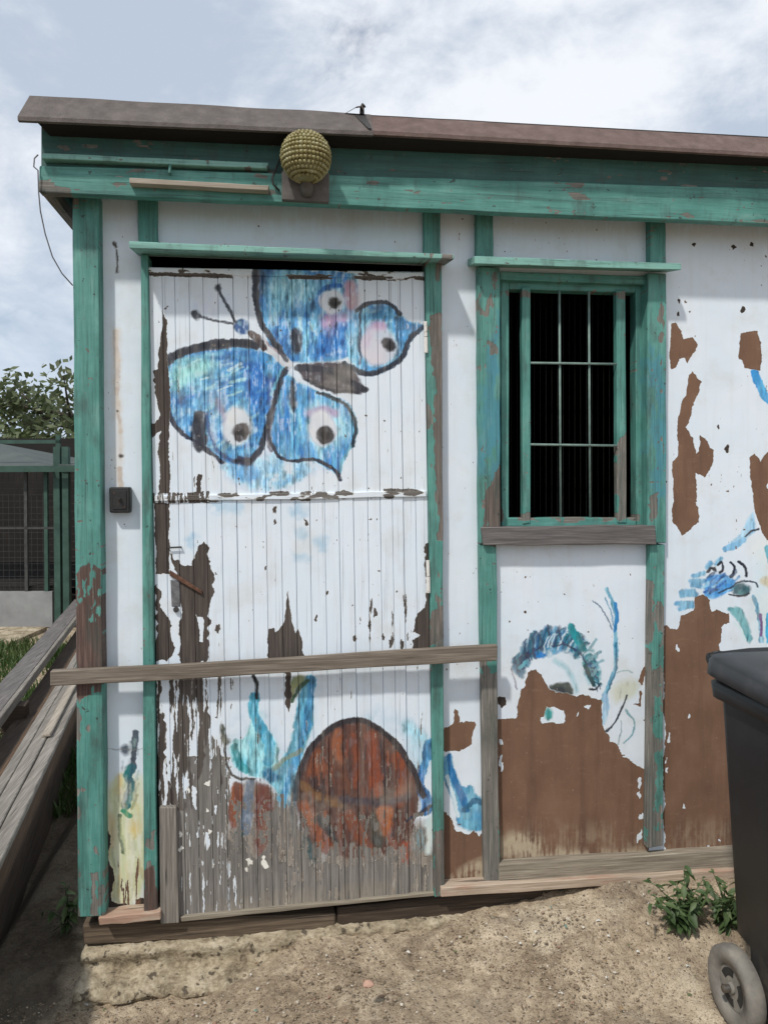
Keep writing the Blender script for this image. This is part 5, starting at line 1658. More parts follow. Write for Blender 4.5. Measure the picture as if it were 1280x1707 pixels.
# inside of the shed (dark lining) and the unseen walls
xl, xr_ = P(150, 900, 0.05).x, P(XR, 900, 0.05).x
finish('side_wall', box_bm(xl - 0.02, xl + 0.0, 0.052, 3.9, 0.0, 2.55), M_panel, shed, 'y')
finish('side_wall', box_bm(xr_ - 0.02, xr_, 0.052, 3.9, 0.0, 2.50), M_panel, shed, 'y')
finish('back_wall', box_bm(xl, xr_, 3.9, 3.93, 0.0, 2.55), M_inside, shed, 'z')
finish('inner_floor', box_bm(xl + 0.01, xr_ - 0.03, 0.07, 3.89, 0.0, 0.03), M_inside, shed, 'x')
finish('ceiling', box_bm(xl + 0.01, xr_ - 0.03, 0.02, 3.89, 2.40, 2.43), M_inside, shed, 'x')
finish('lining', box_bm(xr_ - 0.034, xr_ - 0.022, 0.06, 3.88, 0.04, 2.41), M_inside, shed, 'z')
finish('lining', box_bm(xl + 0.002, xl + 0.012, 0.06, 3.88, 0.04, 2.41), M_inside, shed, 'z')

# ================================================================ things fixed to the shed
# grey bar across the door
bar_q = [(84, 1120), (829, 1077), (829, 1101), (84, 1144)]
rings = []
for i in range(17):
    t = i / 16
    Yb = -0.054 - 0.026 * t
    a = P(84 + 745 * t, 1118 - 41 * t + 2 * math.sin(t * 5), Yb - 0.022)
    b = P(84 + 745 * t, 1143 - 40 * t + 1.6 * math.sin(t * 4 + 1), Yb - 0.022)
    j = lambda: rnd.uniform(-0.0014, 0.0014)
    rings.append([(a.x, Yb - 0.022 + j(), a.z + j()), (b.x, Yb - 0.022 + j(), b.z + j()), (b.x, Yb, b.z), (a.x, Yb, a.z)])
o = finish('crossbar', loft(rings), M_bar, None, 'x', bevel=0.003)
tag(o, 'long weathered grey-brown board fixed across the lower door', 'board')

# switch box
sw = thing('switch_box', 'small square black switch box on white panel beside the door', 'switch box', P(200, 833, 0.0))
pboard('housing', [(182, 812), (217, 812), (217, 855), (183, 855)], -0.036, 0.0, M_black, sw, 'z', n=2, jit=0.0, bevel=0.004)
pboard('cover_plate', [(188, 818), (211, 818), (211, 849), (188, 849)], -0.039, -0.035, M_black, sw, 'z', n=2, jit=0.0, bevel=0.001)
finish('toggle', tube_bm([P(200, 832, -0.038), P(200, 834, -0.050)], [0.006, 0.004], 8), M_black, sw, 'x')
for (x_, y_) in ((191, 822), (208, 845)):
    finish('screw', tube_bm([P(x_, y_, -0.038), P(x_, y_, -0.041)], 0.0025, 8), M_rust, sw, 'x')

# lamp under the eaves
LC = P(510, 262, -0.215)
LR = 40.5 / F_PX * ((LC - CAM).dot(FWD))
lamp = thing('wall_lamp', 'round knobbly amber glass lamp on a grey mounting board under the eaves', 'lamp', P(510, 300, YB))
pboard('mounting_board', [(470, 284), (549, 288), (549, 337), (470, 333)], YB - 0.020, YB - 0.0005, M_plateboard, lamp, 'z', n=3, jit=0.0008)
bm = bmesh.new()
bmesh.ops.create_uvsphere(bm, u_segments=36, v_segments=24, radius=LR * 0.955)
ax = (Vector((LC.x, YB - 0.02, LC.z - 0.02)) - LC).normalized()
for v in bm.verts:
    v.co += LC
for r_i in range(-6, 10):
    th = r_i * R(10.5)
    rad = LR * 0.985
    cnt = max(3, int(round(2 * math.pi * math.cos(th) * 6.0)))
    for k in range(cnt):
        ph = 2 * math.pi * (k + 0.5 * (r_i % 2)) / cnt
        d = Vector((math.cos(th) * math.cos(ph), math.cos(th) * math.sin(ph), math.sin(th)))
        if d.y > 0.55:
            continue
        mtx = Matrix.Translation(LC + d * rad)
        bmesh.ops.create_icosphere(bm, subdivisions=1, radius=LR * rnd.uniform(0.082, 0.102), matrix=mtx)
finish('globe', bm, M_glass, lamp, 'z', smooth=True)
finish('bottom_ring', tube_bm([LC + Vector((LR * 0.62 * math.cos(a), LR * 0.62 * math.sin(a), -LR * 0.78)) for a in np.linspace(0, 2 * math.pi, 21)], 0.0035, 6), M_glass, lamp, 'x', smooth=True)
finish('lamp_holder', tube_bm([LC + Vector((0, 0.02, -LR * 0.55)), Vector((LC.x + 0.004, YB - 0.030, LC.z - LR * 1.05)), Vector((LC.x + 0.004, YB - 0.018, LC.z - LR * 1.25))], [0.022, 0.020, 0.017], 12), M_plateboard, lamp, 'z', smooth=True)
M_bulb = noisy('frosted_bulb', [(0.3, (0.35, 0.34, 0.30)), (0.7, (0.55, 0.53, 0.48))], 20, 0.3)
bm = bmesh.new()
bmesh.ops.create_uvsphere(bm, u_segments=16, v_segments=12, radius=LR * 0.42, matrix=Matrix.Translation(LC + Vector((0, 0, -0.01))))
finish('bulb', bm, M_bulb, lamp, 'z', smooth=True)
wirep = [P(466, 318, YB - 0.004), P(456, 308, YB - 0.012), P(454, 296, YB - 0.014), P(462, 278, YB - 0.006), P(468, 262, YU - 0.010), P(476, 246, YU - 0.012)]
finish('supply_wire', tube_bm(wirep, 0.003, 6), M_tar, lamp, 'z', smooth=True)

# cable hanging from the corner of the eaves
cp = [P(64, 258, YB - 0.01), P(58, 264, YB - 0.015), P(57, 278, YB - 0.015), P(64, 284, YB - 0.01), P(65, 320, YB - 0.006), P(68, 352, -0.12), P(76, 390, -0.10), P(88, 428, -0.08), P(104, 456, -0.06), P(122, 476, -0.053)]
o = finish('cable', tube_bm(cp, 0.0022, 6), M_cable, None, 'z', smooth=True)
tag(o, 'thin grey cable looping from the eaves corner to the corner post', 'cable')
# little hook on the beam
hk = finish('hook', tube_bm([P(284, 275, YB + 0.002), P(284, 277, YB - 0.016), P(283, 287, YB - 0.018), P(284, 290, YB - 0.002)], 0.0045, 6), M_trim, shed, 'z')

# ================================================================ wheelie bin
# built at the origin: back (wheels, hinge) towards +y, left side towards -x; then set in place
BD, BW, BHGT = 0.58, 0.50, 0.93
bin_loc = Vector((0, 0, 0))
wc = P(1222, 1645, 0)
dW = 1.98
def cam_pt(px, py, depth):
    d = ray(px, py)
    return CAM + d * (depth / d.dot(FWD))
wheel_c = cam_pt(1226, 1646, 2.09)
bin_rot = R(1.0)
WR = 0.108
# bin frame: wheel centre at local (-BW/2-0.03, BD*0.36, WR)
loc_w = Vector((-BW / 2 + 0.030, BD / 2 - 0.075, WR))
rotm = Matrix.Rotation(bin_rot, 3, 'Z')
bin_o = wheel_c - rotm @ loc_w
wbin = thing('wheelie_bin', 'black plastic wheelie bin with grey lid standing by the wall', 'bin', bin_o)
wbin.rotation_euler = (0, 0, bin_rot)


def bpart(name, bm, mat, smooth=False, bevel=0.0, seg=2, parent=None):
    for v in bm.verts:
        if v.co.z > 0.45:
            v.co.z = 0.45 + (v.co.z - 0.45) * 1.09
    o_ = finish(name, bm, mat, None, 'z', smooth=smooth, bevel=bevel, seg=seg)
    o_.parent = parent or wbin
    return o_


def rrect(cx, cy, hw, hd, r, z, n=5):
    pts = []
    for (sx, sy, a0) in ((1, 1, 0), (-1, 1, 90), (-1, -1, 180), (1, -1, 270)):
        for k in range(n + 1):
            a = R(a0 + 90 * k / n)
            pts.append(Vector((cx + sx * (hw - r) + r * math.cos(a), cy + sy * (hd - r) + r * math.sin(a), z)))
    return pts


rings = []
for (z, hw, dback, dfront, r) in ((0.045, 0.185, 0.20, -0.20, 0.05), (0.06, 0.195, 0.205, -0.215, 0.05), (0.24, 0.202, 0.212, -0.228, 0.045), (0.25, 0.205, 0.262, -0.23, 0.045), (0.60, 0.222, 0.272, -0.262, 0.04),
                                  (0.86, 0.236, 0.282, -0.285, 0.04), (0.868, 0.236, 0.282, -0.285, 0.04)):
    rings.append(rrect(0, (dback + dfront) / 2, hw, (dback - dfront) / 2, r, z))
bpart('body', loft(rings), M_bin, True)
rings = [rrect(0, 0.0, 0.238 + e, 0.290 + e, 0.045, z) for (z, e) in ((0.862, 0.0), (0.868, 0.016), (0.905, 0.020), (0.912, 0.010))]
bpart('rim', loft(rings), M_bin, True, 0.0)
# lid: shallow dome with a down-turned skirt, hinged at the back
rings = []
for (z, e) in ((0.895, 0.026), (0.900, 0.034), (0.935, 0.030), (0.944, 0.022), (0.952, -0.012), (0.958, -0.10)):
    rr_ = rrect(0, -0.006, 0.238 + e, 0.290 + e, max(0.03, 0.05 + e * 0.3), z + 0.0)
    for v in rr_:
        v.z += 0.03 * (v.y + 0.3) / 0.6
    rings.append(rr_)
bpart('lid', loft(rings), M_lid, True)
# hinge handle at the back
for sx in (-1, 1):
    hb = tube_bm([(sx * 0.20, 0.285, 0.90), (sx * 0.20, 0.335, 0.945), (sx * 0.20, 0.350, 0.965)], [0.022, 0.020, 0.018], 8)
    bpart('hinge_lug', hb, M_bin, False, 0.003)
bpart('handle', tube_bm([(-0.235, 0.322, 0.955), (-0.1, 0.330, 0.962), (0.1, 0.330, 0.962), (0.235, 0.322, 0.955)], 0.017, 10), M_bin, True)
# moulded ribs below the rim on both sides
for sx in (-1, 1):
    for y in (-0.20, -0.07, 0.07, 0.20):
        bm = box_bm(sx * 0.215 - 0.02, sx * 0.215 + 0.02, y - 0.007, y + 0.007, 0.77, 0.864)
        for v in bm.verts:
            if v.co.z < 0.8:
                v.co.x = sx * 0.218 if (v.co.x * sx > 0.215) else v.co.x
        bpart('rib', bm, M_bin, False, 0.002)
bpart('axle', tube_bm([(-0.26, loc_w.y, WR), (0.26, loc_w.y, WR)], 0.010, 8), M_bin, True)
for sx in (-1, 1):
    cx = sx * (BW / 2 - 0.030)
    prof = [(0.060, -0.018), (0.096, -0.026), (0.106, -0.018), (0.108, 0.0), (0.106, 0.018), (0.096, 0.026), (0.060, 0.018)]
    n = 32
    bm = bmesh.new()
    vs = [[bm.verts.new((cx + x, loc_w.y + r * math.cos(2 * math.pi * k / n), WR + r * math.sin(2 * math.pi * k / n))) for (r, x) in prof] for k in range(n)]
    for k in range(n):
        A, B = vs[k], vs[(k + 1) % n]
        for i in range(len(prof)):
            j2 = (i + 1) % len(prof)
            bm.faces.new((A[i], A[j2], B[j2], B[i]))
    bmesh.ops.recalc_face_normals(bm, faces=bm.faces)
    wh = bpart('wheel', bm, M_tyre, True)
    # hub disc with dark curved slots
    bm = bmesh.new()
    bmesh.ops.create_cone(bm, cap_ends=True, segments=32, radius1=0.060, radius2=0.060, depth=0.024)
    for v in bm.verts:
        v.co = Vector((cx + v.co.z, loc_w.y + v.co.x, WR + v.co.y))
    hubm = bm
    bpart('hub', hubm, M_tyre, False, 0.003, parent=wh)
    bm = bmesh.new()
    for q in range(3):
        a0 = R(q * 120 + 20)
        vs0, vs1 = [], []
        for t in np.linspace(0, R(78), 8):
            for (r, lst) in ((0.050, vs0), (0.030, vs1)):
                lst.append((r * math.cos(a0 + t), r * math.sin(a0 + t)))
        ring = vs0 + vs1[::-1]
        f_ = [bm.verts.new((cx + sx * 0.0135, loc_w.y + y, WR + z)) for (y, z) in ring]
        b_ = [bm.verts.new((cx + sx * 0.009, loc_w.y + y, WR + z)) for (y, z) in ring]
        bm.faces.new(f_)
        for i in range(len(ring)):
            j2 = (i + 1) % len(ring)
            bm.faces.new((f_[i], f_[j2], b_[j2], b_[i]))
    bmesh.ops.recalc_face_normals(bm, faces=bm.faces)
    bpart('hub_slot', bm, M_hole, False, 0.0, parent=wh)
    bm = bmesh.new()
    bmesh.ops.create_cone(bm, cap_ends=True, segments=16, radius1=0.017, radius2=0.013, depth=0.012)
    for v in bm.verts:
        v.co = Vector((cx + sx * (0.015 + v.co.z * 0.8), loc_w.y + v.co.x, WR + v.co.y))
    bpart('hub_cap', bm, M_tyre, True, 0.0, parent=wh)

# ================================================================ stack of boards on the left
ZS = 0.33
KS = (CAM.z - ZS) / 0.95
e0, e1 = G(0, 1440, ZS), G(130, 1165, ZS)
sdir = (e1 - e0)
sdir.z = 0
sdir.normalize()
sn = Vector((-sdir.y, sdir.x, 0))          # towards the left of the stack
if sn.x > 0:
    sn = -sn
origin = e0.copy()


def plank(name, label, off, wdt, ztop, thick, s0, s1, mat, cat='board', tilt=0.0, group='boards stacked beside the shed'):
    """board along the stack; off: distance of its right edge from the stack's right edge"""
    off, wdt, s0, s1 = off * KS, wdt * KS, s0 * KS, s1 * KS
    rings = []
    n = 12
    for i in range(n + 1):
        t = i / n
        c = origin + sdir * (s0 + (s1 - s0) * t) + sn * off
        j = lambda a=0.0016: rnd.uniform(-a, a)
        rings.append([Vector((c.x + j(), c.y, ztop + j())), Vector((c.x + j(), c.y, ztop - thick)), Vector((c.x + sn.x * wdt, c.y + sn.y * wdt, ztop - thick + tilt)), Vector((c.x + sn.x * wdt + j(), c.y + sn.y * wdt, ztop + tilt + j()))])
    o_ = finish(name, loft(rings), mat, None, 'y', bevel=0.003)
    tag(o_, label, cat, group)
    return o_


plank('timber_board', 'narrow grey board on top of the stack, nearest the shed', 0.0, 0.042, ZS, 0.022, -1.2, 2.6, M_grey)
plank('timber_board', 'middle grey board on top of the stack, streaked with cracks', 0.045, 0.045, ZS + 0.004, 0.024, -1.3, 2.7, M_grey)
plank('timber_board', 'grey board on top of the stack along the black gap', 0.093, 0.034, ZS + 0.002, 0.022, -1.1, 2.5, M_grey)
plank('timber_board', 'short pale offcut lying on the grey boards of the stack', 0.030, 0.030, ZS + 0.020, 0.014, 0.95, 2.3, M_lath)
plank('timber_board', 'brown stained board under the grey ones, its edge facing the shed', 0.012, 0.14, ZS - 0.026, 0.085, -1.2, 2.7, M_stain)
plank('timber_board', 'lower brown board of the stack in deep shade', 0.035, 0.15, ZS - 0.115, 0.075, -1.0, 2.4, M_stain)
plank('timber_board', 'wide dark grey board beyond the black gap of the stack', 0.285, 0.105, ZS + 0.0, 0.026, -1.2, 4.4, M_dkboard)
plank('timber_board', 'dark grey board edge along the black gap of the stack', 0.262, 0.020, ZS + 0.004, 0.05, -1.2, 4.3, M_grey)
plank('timber_board', 'added dark board standing in for the black shade of the stack gap', 0.130, 0.150, ZS - 0.12, 0.05, -1.2, 3.6, M_rot)  # added filler, dark so that the gap reads as deep shade
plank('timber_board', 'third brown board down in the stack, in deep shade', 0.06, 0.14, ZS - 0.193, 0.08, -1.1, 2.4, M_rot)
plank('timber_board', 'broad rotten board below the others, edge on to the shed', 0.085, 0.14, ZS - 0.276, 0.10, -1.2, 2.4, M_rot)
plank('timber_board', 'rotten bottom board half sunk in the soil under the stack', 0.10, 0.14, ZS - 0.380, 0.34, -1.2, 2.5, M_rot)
for (s, lab) in () and ((-0.35, 'dark timber block carrying the near end of the board stack'), (1.9, 'dark timber block carrying the far end of the board stack')):
    c = origin + sdir * s + sn * 0.2
    gz = base_z(c.x, c.y) - 0.03
    rings = []
    for sx in (-0.20, 0.24):
        q = c + sn * sx
        rings.append([q + sdir * -0.06 + Vector((0, 0, gz - c.z)), q + sdir * 0.06 + Vector((0, 0, gz - c.z)), q + sdir * 0.06 + Vector((0, 0, ZS - 0.192 - c.z)), q + sdir * -0.06 + Vector((0, 0, ZS - 0.192 - c.z))])
    tag(finish('timber_block', loft(rings), M_rot, None, 'x', bevel=0.006), lab, 'timber block', 'blocks under the board stack')
for s in (-0.35, 1.9):
    c = origin + sdir * s + sn * 0.33
    rings = []
    for sx in (-0.06, 0.06):
        q = c + sn * sx
        rings.append([q + sdir * -0.05 + Vector((0, 0, -0.191)), q + sdir * 0.05 + Vector((0, 0, -0.191)), q + sdir * 0.05 + Vector((0, 0, -0.050)), q + sdir * -0.05 + Vector((0, 0, -0.050))])
    tag(finish('timber_block', loft(rings), M_rot, None, 'x', bevel=0.004), 'small packing block under the dark board %s' % ('near the camera' if s < 0 else 'at the far end'), 'timber block', 'blocks under the board stack')

# stones lying in the shade beside the footing
def stone(name, label, px, py, size, seed, mat, flat=0.55, z=-0.15, cat='stone', group=None):
    c = G(px, py, z)
    bm = bmesh.new()
    bmesh.ops.create_icosphere(bm, subdivisions=3, radius=1.0)
    off = Vector((seed * 3.1, seed * 1.7, seed))
    for v in bm.verts:
        d = v.co.normalized()
        k = 1 + 0.30 * mnoise.noise(d * 1.3 + off) + 0.10 * mnoise.noise(d * 4 + off)
        # flat broken faces
        for nn in ((0.3, -0.5, 0.8), (-0.6, -0.4, 0.5), (0.7, 0.1, 0.6), (0.1, -0.95, 0.2)):
            nv = Vector(nn).normalized()
            dd = d.dot(nv) * k
            if dd > 0.78:
                k *= 0.78 / dd
        v.co = Vector((d.x * k * size[0], d.y * k * size[1], d.z * k * size[2])) + c
    return tag(finish(name, bm, mat, None, 'x', smooth=True), label, cat, group)


def slab(label, outline, zt_, thick, seed, mat):
    """broken flat stone: outline on the ground in photo spots"""
    bm = bmesh.new()
    pts = []
    for a, b in zip(outline, outline[1:] + outline[:1]):
        for t in (0, 0.33, 0.66):
            p = G(a[0] + (b[0] - a[0]) * t, a[1] + (b[1] - a[1]) * t, zt_)
            n_ = Vector((mnoise.noise(p * 9 + Vector((seed, 0, 0))), mnoise.noise(p * 9 + Vector((0, seed, 0))), 0)) * 0.018
            pts.append(p + n_)
    c = sum(pts, Vector()) / len(pts)
    levels = []
    for (k_, dz) in ((0.3, 0.004), (0.8, 0.002), (0.96, 0.0), (1.0, -0.010), (1.03, -thick)):
        levels.append([bm.verts.new(c + (p - c) * k_ + Vector((0, 0, dz + 0.006 * mnoise.noise((c + (p - c) * k_) * 16)))) for p in pts])
    for A, B in zip(levels[:-1], levels[1:]):
        for i in range(len(pts)):
            j2 = (i + 1) % len(pts)
            bm.faces.new((A[i], A[j2], B[j2], B[i]))
    bm.faces.new(levels[0])
    bmesh.ops.recalc_face_normals(bm, faces=bm.faces)
    return tag(finish('flat_stone', bm, mat, None, 'x'), label, 'stone', 'stones left of the shed')


slab('large flat dark slab in the shade at the lower corner, left of the footing', [(-60, 1618), (70, 1612), (96, 1660), (70, 1760), (-70, 1760)], -0.235, 0.06, 1.3, M_rock)
slab('brownish flat stone in shade against the corner of the footing', [(40, 1560), (112, 1556), (122, 1632), (84, 1640), (44, 1604)], -0.220, 0.06, 2.7, M_stoneb)
slab('small dark slab tucked under the board stack', [(-40, 1566), (30, 1566), (36, 1604), (-40, 1610)], -0.225, 0.05, 3.9, M_rock)
stone('brick_fragment', 'small pinkish brick chip lying on the dirt below the door', 614, 1640, (0.017, 0.013, 0.010), 5, M_chip, z=0.012, cat='brick chip')

# ================================================================ pebbles and crumbs on the dirt
def scatter_pebbles():
    base = bmesh.new()
    bmesh.ops.create_icosphere(base, subdivisions=1, radius=1.0)
    bv = np.array([v.co[:] for v in base.verts])
    bf = np.array([[v.index for v in f.verts] for f in base.faces])
    base.free()
    vs, fs, n = [], [], 0
    g = np.random.default_rng(5)
    for k in range(16000):
        x = g.uniform(-1.0, 1.35)
        y = g.uniform(-0.85, -0.10)
        dens = 0.35 + 1.3 * mnoise.noise(Vector((x * 4, y * 4, 3)))
        if g.random() > dens + 0.15:
            continue
        r = 0.0016 + 0.0042 * g.random() ** 5 + (0.005 if g.random() < 0.003 else 0)
        z = ground_z(x, y)
        sc = np.array([r * g.uniform(0.7, 1.4), r * g.uniform(0.7, 1.4), r * g.uniform(0.45, 0.8)])
        a = g.uniform(0, 6.28)
        pv = bv * (1 + 0.35 * (g.random(bv.shape) - 0.5)) * sc
        q = pv.copy()
        q[:, 0] = pv[:, 0] * math.cos(a) - pv[:, 1] * math.sin(a)
        q[:, 1] = pv[:, 0] * math.sin(a) + pv[:, 1] * math.cos(a)
        vs.append(q + np.array([x, y, z + r * 0.35 + 0.003]))
        fs.append(bf + n)
        n += len(bv)
    me = bpy.data.meshes.new('gravel')
    me.from_pydata(np.concatenate(vs).tolist(), [], np.concatenate(fs).tolist())
    me.materials.append(M_stone)
    o_ = bpy.data.objects.new('gravel', me)
    C.objects.link(o_)
    return stuff(o_)


gravel = scatter_pebbles()
gravel['label'] = 'loose pebbles and crumbs on the dry dirt'

def litter():
    g = np.random.default_rng(21)
    vs, fs, n = [], [], 0
    for k in range(230):
        x = g.uniform(-0.62, 1.3)
        y = -0.06 - abs(g.normal(0, 0.22))
        if y < -0.8:
            continue
        z = ground_z(x, y) + 0.012
        a = g.uniform(0, 6.28)
        l_, w_ = g.uniform(0.002, 0.008), g.uniform(0.0015, 0.004)
        ca, sa = math.cos(a), math.sin(a)
        for (u, v, dz) in ((-1, -1, 0), (0, -0.8, 0.002), (1, -0.6, 0.0), (1, 0.7, 0.001), (0, 1, 0.004), (-1, 0.8, 0.002)):
            vs.append((x + ca * u * l_ - sa * v * w_, y + sa * u * l_ + ca * v * w_, z + dz * g.uniform(0.5, 1.5)))
        fs += [(n, n + 1, n + 4, n + 5), (n + 1, n + 2, n + 3, n + 4)]
        n += 6
    me = bpy.data.meshes.new('litter')
    me.from_pydata(vs, [], fs)
    mt, k = material('paint_flakes_and_dry_leaves')
    r = k.n('ShaderNodeNewGeometry').outputs['Random Per Island']
    c = k.ramp(r, [(0.0, (0.55, 0.54, 0.50)), (0.14, (0.46, 0.42, 0.35)), (0.24, (0.12, 0.20, 0.165)), (0.27, (0.16, 0.105, 0.06)), (0.65, (0.27, 0.185, 0.10)), (0.8, (0.10, 0.12, 0.05)), (0.9, (0.06, 0.045, 0.03))], 'CONSTANT')
    k.out(c, 0.8)
    me.materials.append(mt)
    o_ = bpy.data.objects.new('litter', me)
    C.objects.link(o_)
    o_['label'] = 'fallen paint flakes and dry leaf bits on the dirt'
    return stuff(o_)


litter()

# ================================================================ weeds by the wall
def leaf_mesh():
    bm = bmesh.new()
    rows = []
    L, W_ = 0.062, 0.019
    for i in range(7):
        t = i / 6
        wdt = W_ * math.sin(math.pi * min(1, t * 0.93 + 0.06)) ** 0.8 * (1 - 0.35 * t)
        wdt *= 1 + 0.18 * (i % 2)
        z = -0.020 * t * t
        rows.append([bm.verts.new((-wdt, L * t, z + wdt * 0.35)), bm.verts.new((0, L * t, z)), bm.verts.new((wdt, L * t, z + wdt * 0.35))])
    for a, b in zip(rows[:-1], rows[1:]):
        for k in range(2):
            bm.faces.new((a[k], a[k + 1], b[k + 1], b[k]))
    me = bpy.data.meshes.new('leaf')
    bm.to_mesh(me)
    bm.free()
    me.materials.append(M_leaf)
    for p in me.polygons:
        p.use_smooth = True
    return me


LEAF = leaf_mesh()


def weed(px, py, Y, label, hgt, spread, nst, seed):
    g = random.Random(seed)
    b = P(px, py, Y)
    b.z = ground_z(b.x, b.y)
    root = thing('weed_plant', label, 'weed', b, 'weeds at the foot of the wall')
    for s in range(nst):
        ang = g.uniform(0, 2 * math.pi)
        lean = g.uniform(0.15, 1.0) * spread
        h = hgt * g.uniform(0.6, 1.1)
        pts = []
        for i in range(6):
            t = i / 5
            pts.append(Vector((math.cos(ang) * lean * t ** 1.4, math.sin(ang) * lean * t ** 1.4 * 0.7 - 0.02 * t, h * t * (1.15 - 0.5 * t * lean / spread))))
        st = finish('stem', tube_bm([Vector(p) for p in pts], [0.0022, 0.002, 0.0018, 0.0016, 0.0013, 0.001], 5), M_leaf, None, 'z', smooth=True)
        st.parent = root
        for i in range(12):
            t = 0.14 + 0.86 * i / 11
            f = t * 5
            k = min(int(f), 4)
            p = pts[k].lerp(pts[k + 1], f - k)
            lf = bpy.data.objects.new('leaf', LEAF)
            C.objects.link(lf)
            lf.parent = root
            lf.location = p
            az = ang + (i % 2) * math.pi + g.uniform(-0.9, 0.9) + math.pi / 2 * g.choice([-1, 1, 0])
            lf.rotation_euler = (g.uniform(-0.75, 0.45), g.uniform(-0.5, 0.5), az)
            s_c = g.uniform(0.32, 0.92) * (1.1 - 0.45 * t)
            lf.scale = (s_c * g.uniform(0.6, 1.0), s_c * g.uniform(0.9, 1.2), s_c)
    return root


weed(1136, 1575, -0.26, 'leafy green weed growing against the wall, clear of the bin', 0.21, 0.16, 15, 3)
weed(1212, 1580, -0.25, 'lower green weed growing half behind the bin', 0.19, 0.17, 14, 9)
weed(112, 1330, 0.25, 'small weed in the dark between board stack and shed', 0.2, 0.10, 5, 4)

# ================================================================ left background
# animal pen with a low roof
def at_depth(px, py, d):
    return cam_pt(px, py, d)


DP = 7.4
pr = RIGHT.copy(); pr.z = 0; pr.normalize()
pf = Vector((FWD.x, FWD.y, 0)).normalized()
c0 = at_depth(88, 1046, DP)         # near right corner of the pen front at the ground
PZ = 0.0


def pen_pt(u, v, z):
    """u: along the front (positive right), v: away, z: height"""
    return Vector((c0.x, c0.y, 0)) + pr * u + pf * v + Vector((0, 0, z))


def pbox(name, u0, u1, v0, v1, z0, z1, mat, parent, zt2=None, along='z', bevel=0.0):
    bm = bmesh.new()
    co = []
    for z in (0, 1):
        for (u, v) in ((u0, v0), (u1, v0), (u1, v1), (u0, v1)):
            co.append(bm.verts.new(pen_pt(u, v, z0 if z == 0 else z1)))
    for f in ((3, 2, 1, 0), (4, 5, 6, 7), (0, 1, 5, 4), (1, 2, 6, 5), (2, 3, 7, 6), (3, 0, 4, 7)):
        bm.faces.new([co[i] for i in f])
    return finish(name, bm, mat, parent, along, bevel=bevel)


def py2z(py, d=DP):
    return CAM.z - (py - 800) * d / F_PX


pen = thing('animal_pen', 'low green framed wire animal pen with grey roof behind the shed', 'animal pen', pen_pt(0, 0, 0))
K = DP / F_PX
zr, ze = py2z(740), py2z(776)
# front low wall, posts, rails
pbox('low_wall', -4.0, -0.0, 0.0, 0.04, py2z(1044), py2z(984), M_cagewall, pen)
pbox('footing', -4.0, 0.06, -0.05, 0.10, -0.10, py2z(1048), M_brickpost, pen)
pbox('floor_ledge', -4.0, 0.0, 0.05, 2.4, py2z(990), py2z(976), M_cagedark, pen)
for u in (0.03, 0.115):
    pbox('post', u, u + 0.06, -0.02, 0.04, 0.0, zr - 0.02, M_cagegreen, pen)
for u in (-0.27, -1.5, -2.8):
    pbox('post', u, u + 0.03, 0.0, 0.03, py2z(984), ze, M_wire, pen)
pbox('post', -0.075, -0.04, 0.0, 0.04, py2z(984), ze, M_cagegreen, pen)
pbox('rail', -4.0, 0.17, -0.02, 0.03, ze - 0.05, ze - 0.01, M_cagegreen, pen)
pbox('rail', -4.0, 0.03, 0.0, 0.02, py2z(880), py2z(877), M_wire, pen)
pbox('rail', -4.0, 0.10, -0.03, 0.0, py2z(738), py2z(732), M_cagegreen, pen)
pbox('post', 0.06, 0.10, -0.03, 0.0, ze, py2z(724), M_cagegreen, pen)
# wire mesh
bm = bmesh.new()
def add_wire(a, b, r=0.004):
    t_ = tube_bm([a, b], r, 4)
    me_ = bpy.data.meshes.new('t')
    t_.to_mesh(me_)
    t_.free()
    bm.from_mesh(me_)
    bpy.data.meshes.remove(me_)
for i in range(70):
    u = -3.9 + i * 0.056
    add_wire(pen_pt(u, 0.015, py2z(984)), pen_pt(u, 0.015, ze - 0.03), 0.0016)
for i in range(20):
    z = py2z(980) + i * 0.062
    add_wire(pen_pt(-4, 0.012, z), pen_pt(0.03, 0.012, z), 0.0016)
for i in range(16):
    u = 0.18 + i * 0.06
    add_wire(pen_pt(u, 0.015, 0.1), pen_pt(u, 0.015, ze - 0.05), 0.0025)
for i in range(20):
    add_wire(pen_pt(0.18, 0.012, 0.1 + i * 0.075), pen_pt(1.2, 0.012, 0.1 + i * 0.075), 0.0025)
stuff(finish('wire_mesh', bm, M_wire, pen, 'z'))
# back and side linings, roof sheet sloping to the front
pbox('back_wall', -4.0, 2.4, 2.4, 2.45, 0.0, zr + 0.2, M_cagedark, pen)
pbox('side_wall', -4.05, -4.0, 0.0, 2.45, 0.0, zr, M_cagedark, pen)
pbox('block_wall', 0.20, 1.4, 0.35, 0.45, 0.0, py2z(955), M_brickpost, pen)
bm = bmesh.new()
ridge = py2z(733, DP)
rz = py2z(738, 8.7)
def roof_piece(pts, thick=0.03):
    low = [bm.verts.new(p - Vector((0, 0, thick))) for p in pts]
    top = [bm.verts.new(p) for p in pts]
    bm.faces.new(top)
    bm.faces.new(low[::-1])
    for i in range(len(pts)):
        j2 = (i + 1) % len(pts)
        bm.faces.new((low[i], low[j2], top[j2], top[i]))
roof_piece([pen_pt(-4.2, -0.10, ze), pen_pt(0.02, -0.10, ze), pen_pt(-1.15, 1.3, rz), pen_pt(-4.2, 1.3, rz)])
roof_piece([pen_pt(0.022, -0.10, ze), pen_pt(0.022, 2.7, ze), pen_pt(-1.148, 1.3, rz)])
roof_piece([pen_pt(0.10, -0.06, ze + 0.02), pen_pt(2.6, -0.06, ze - 0.14), pen_pt(2.6, 2.6, ze + 0.1), pen_pt(0.10, 2.6, ze + 0.26)])
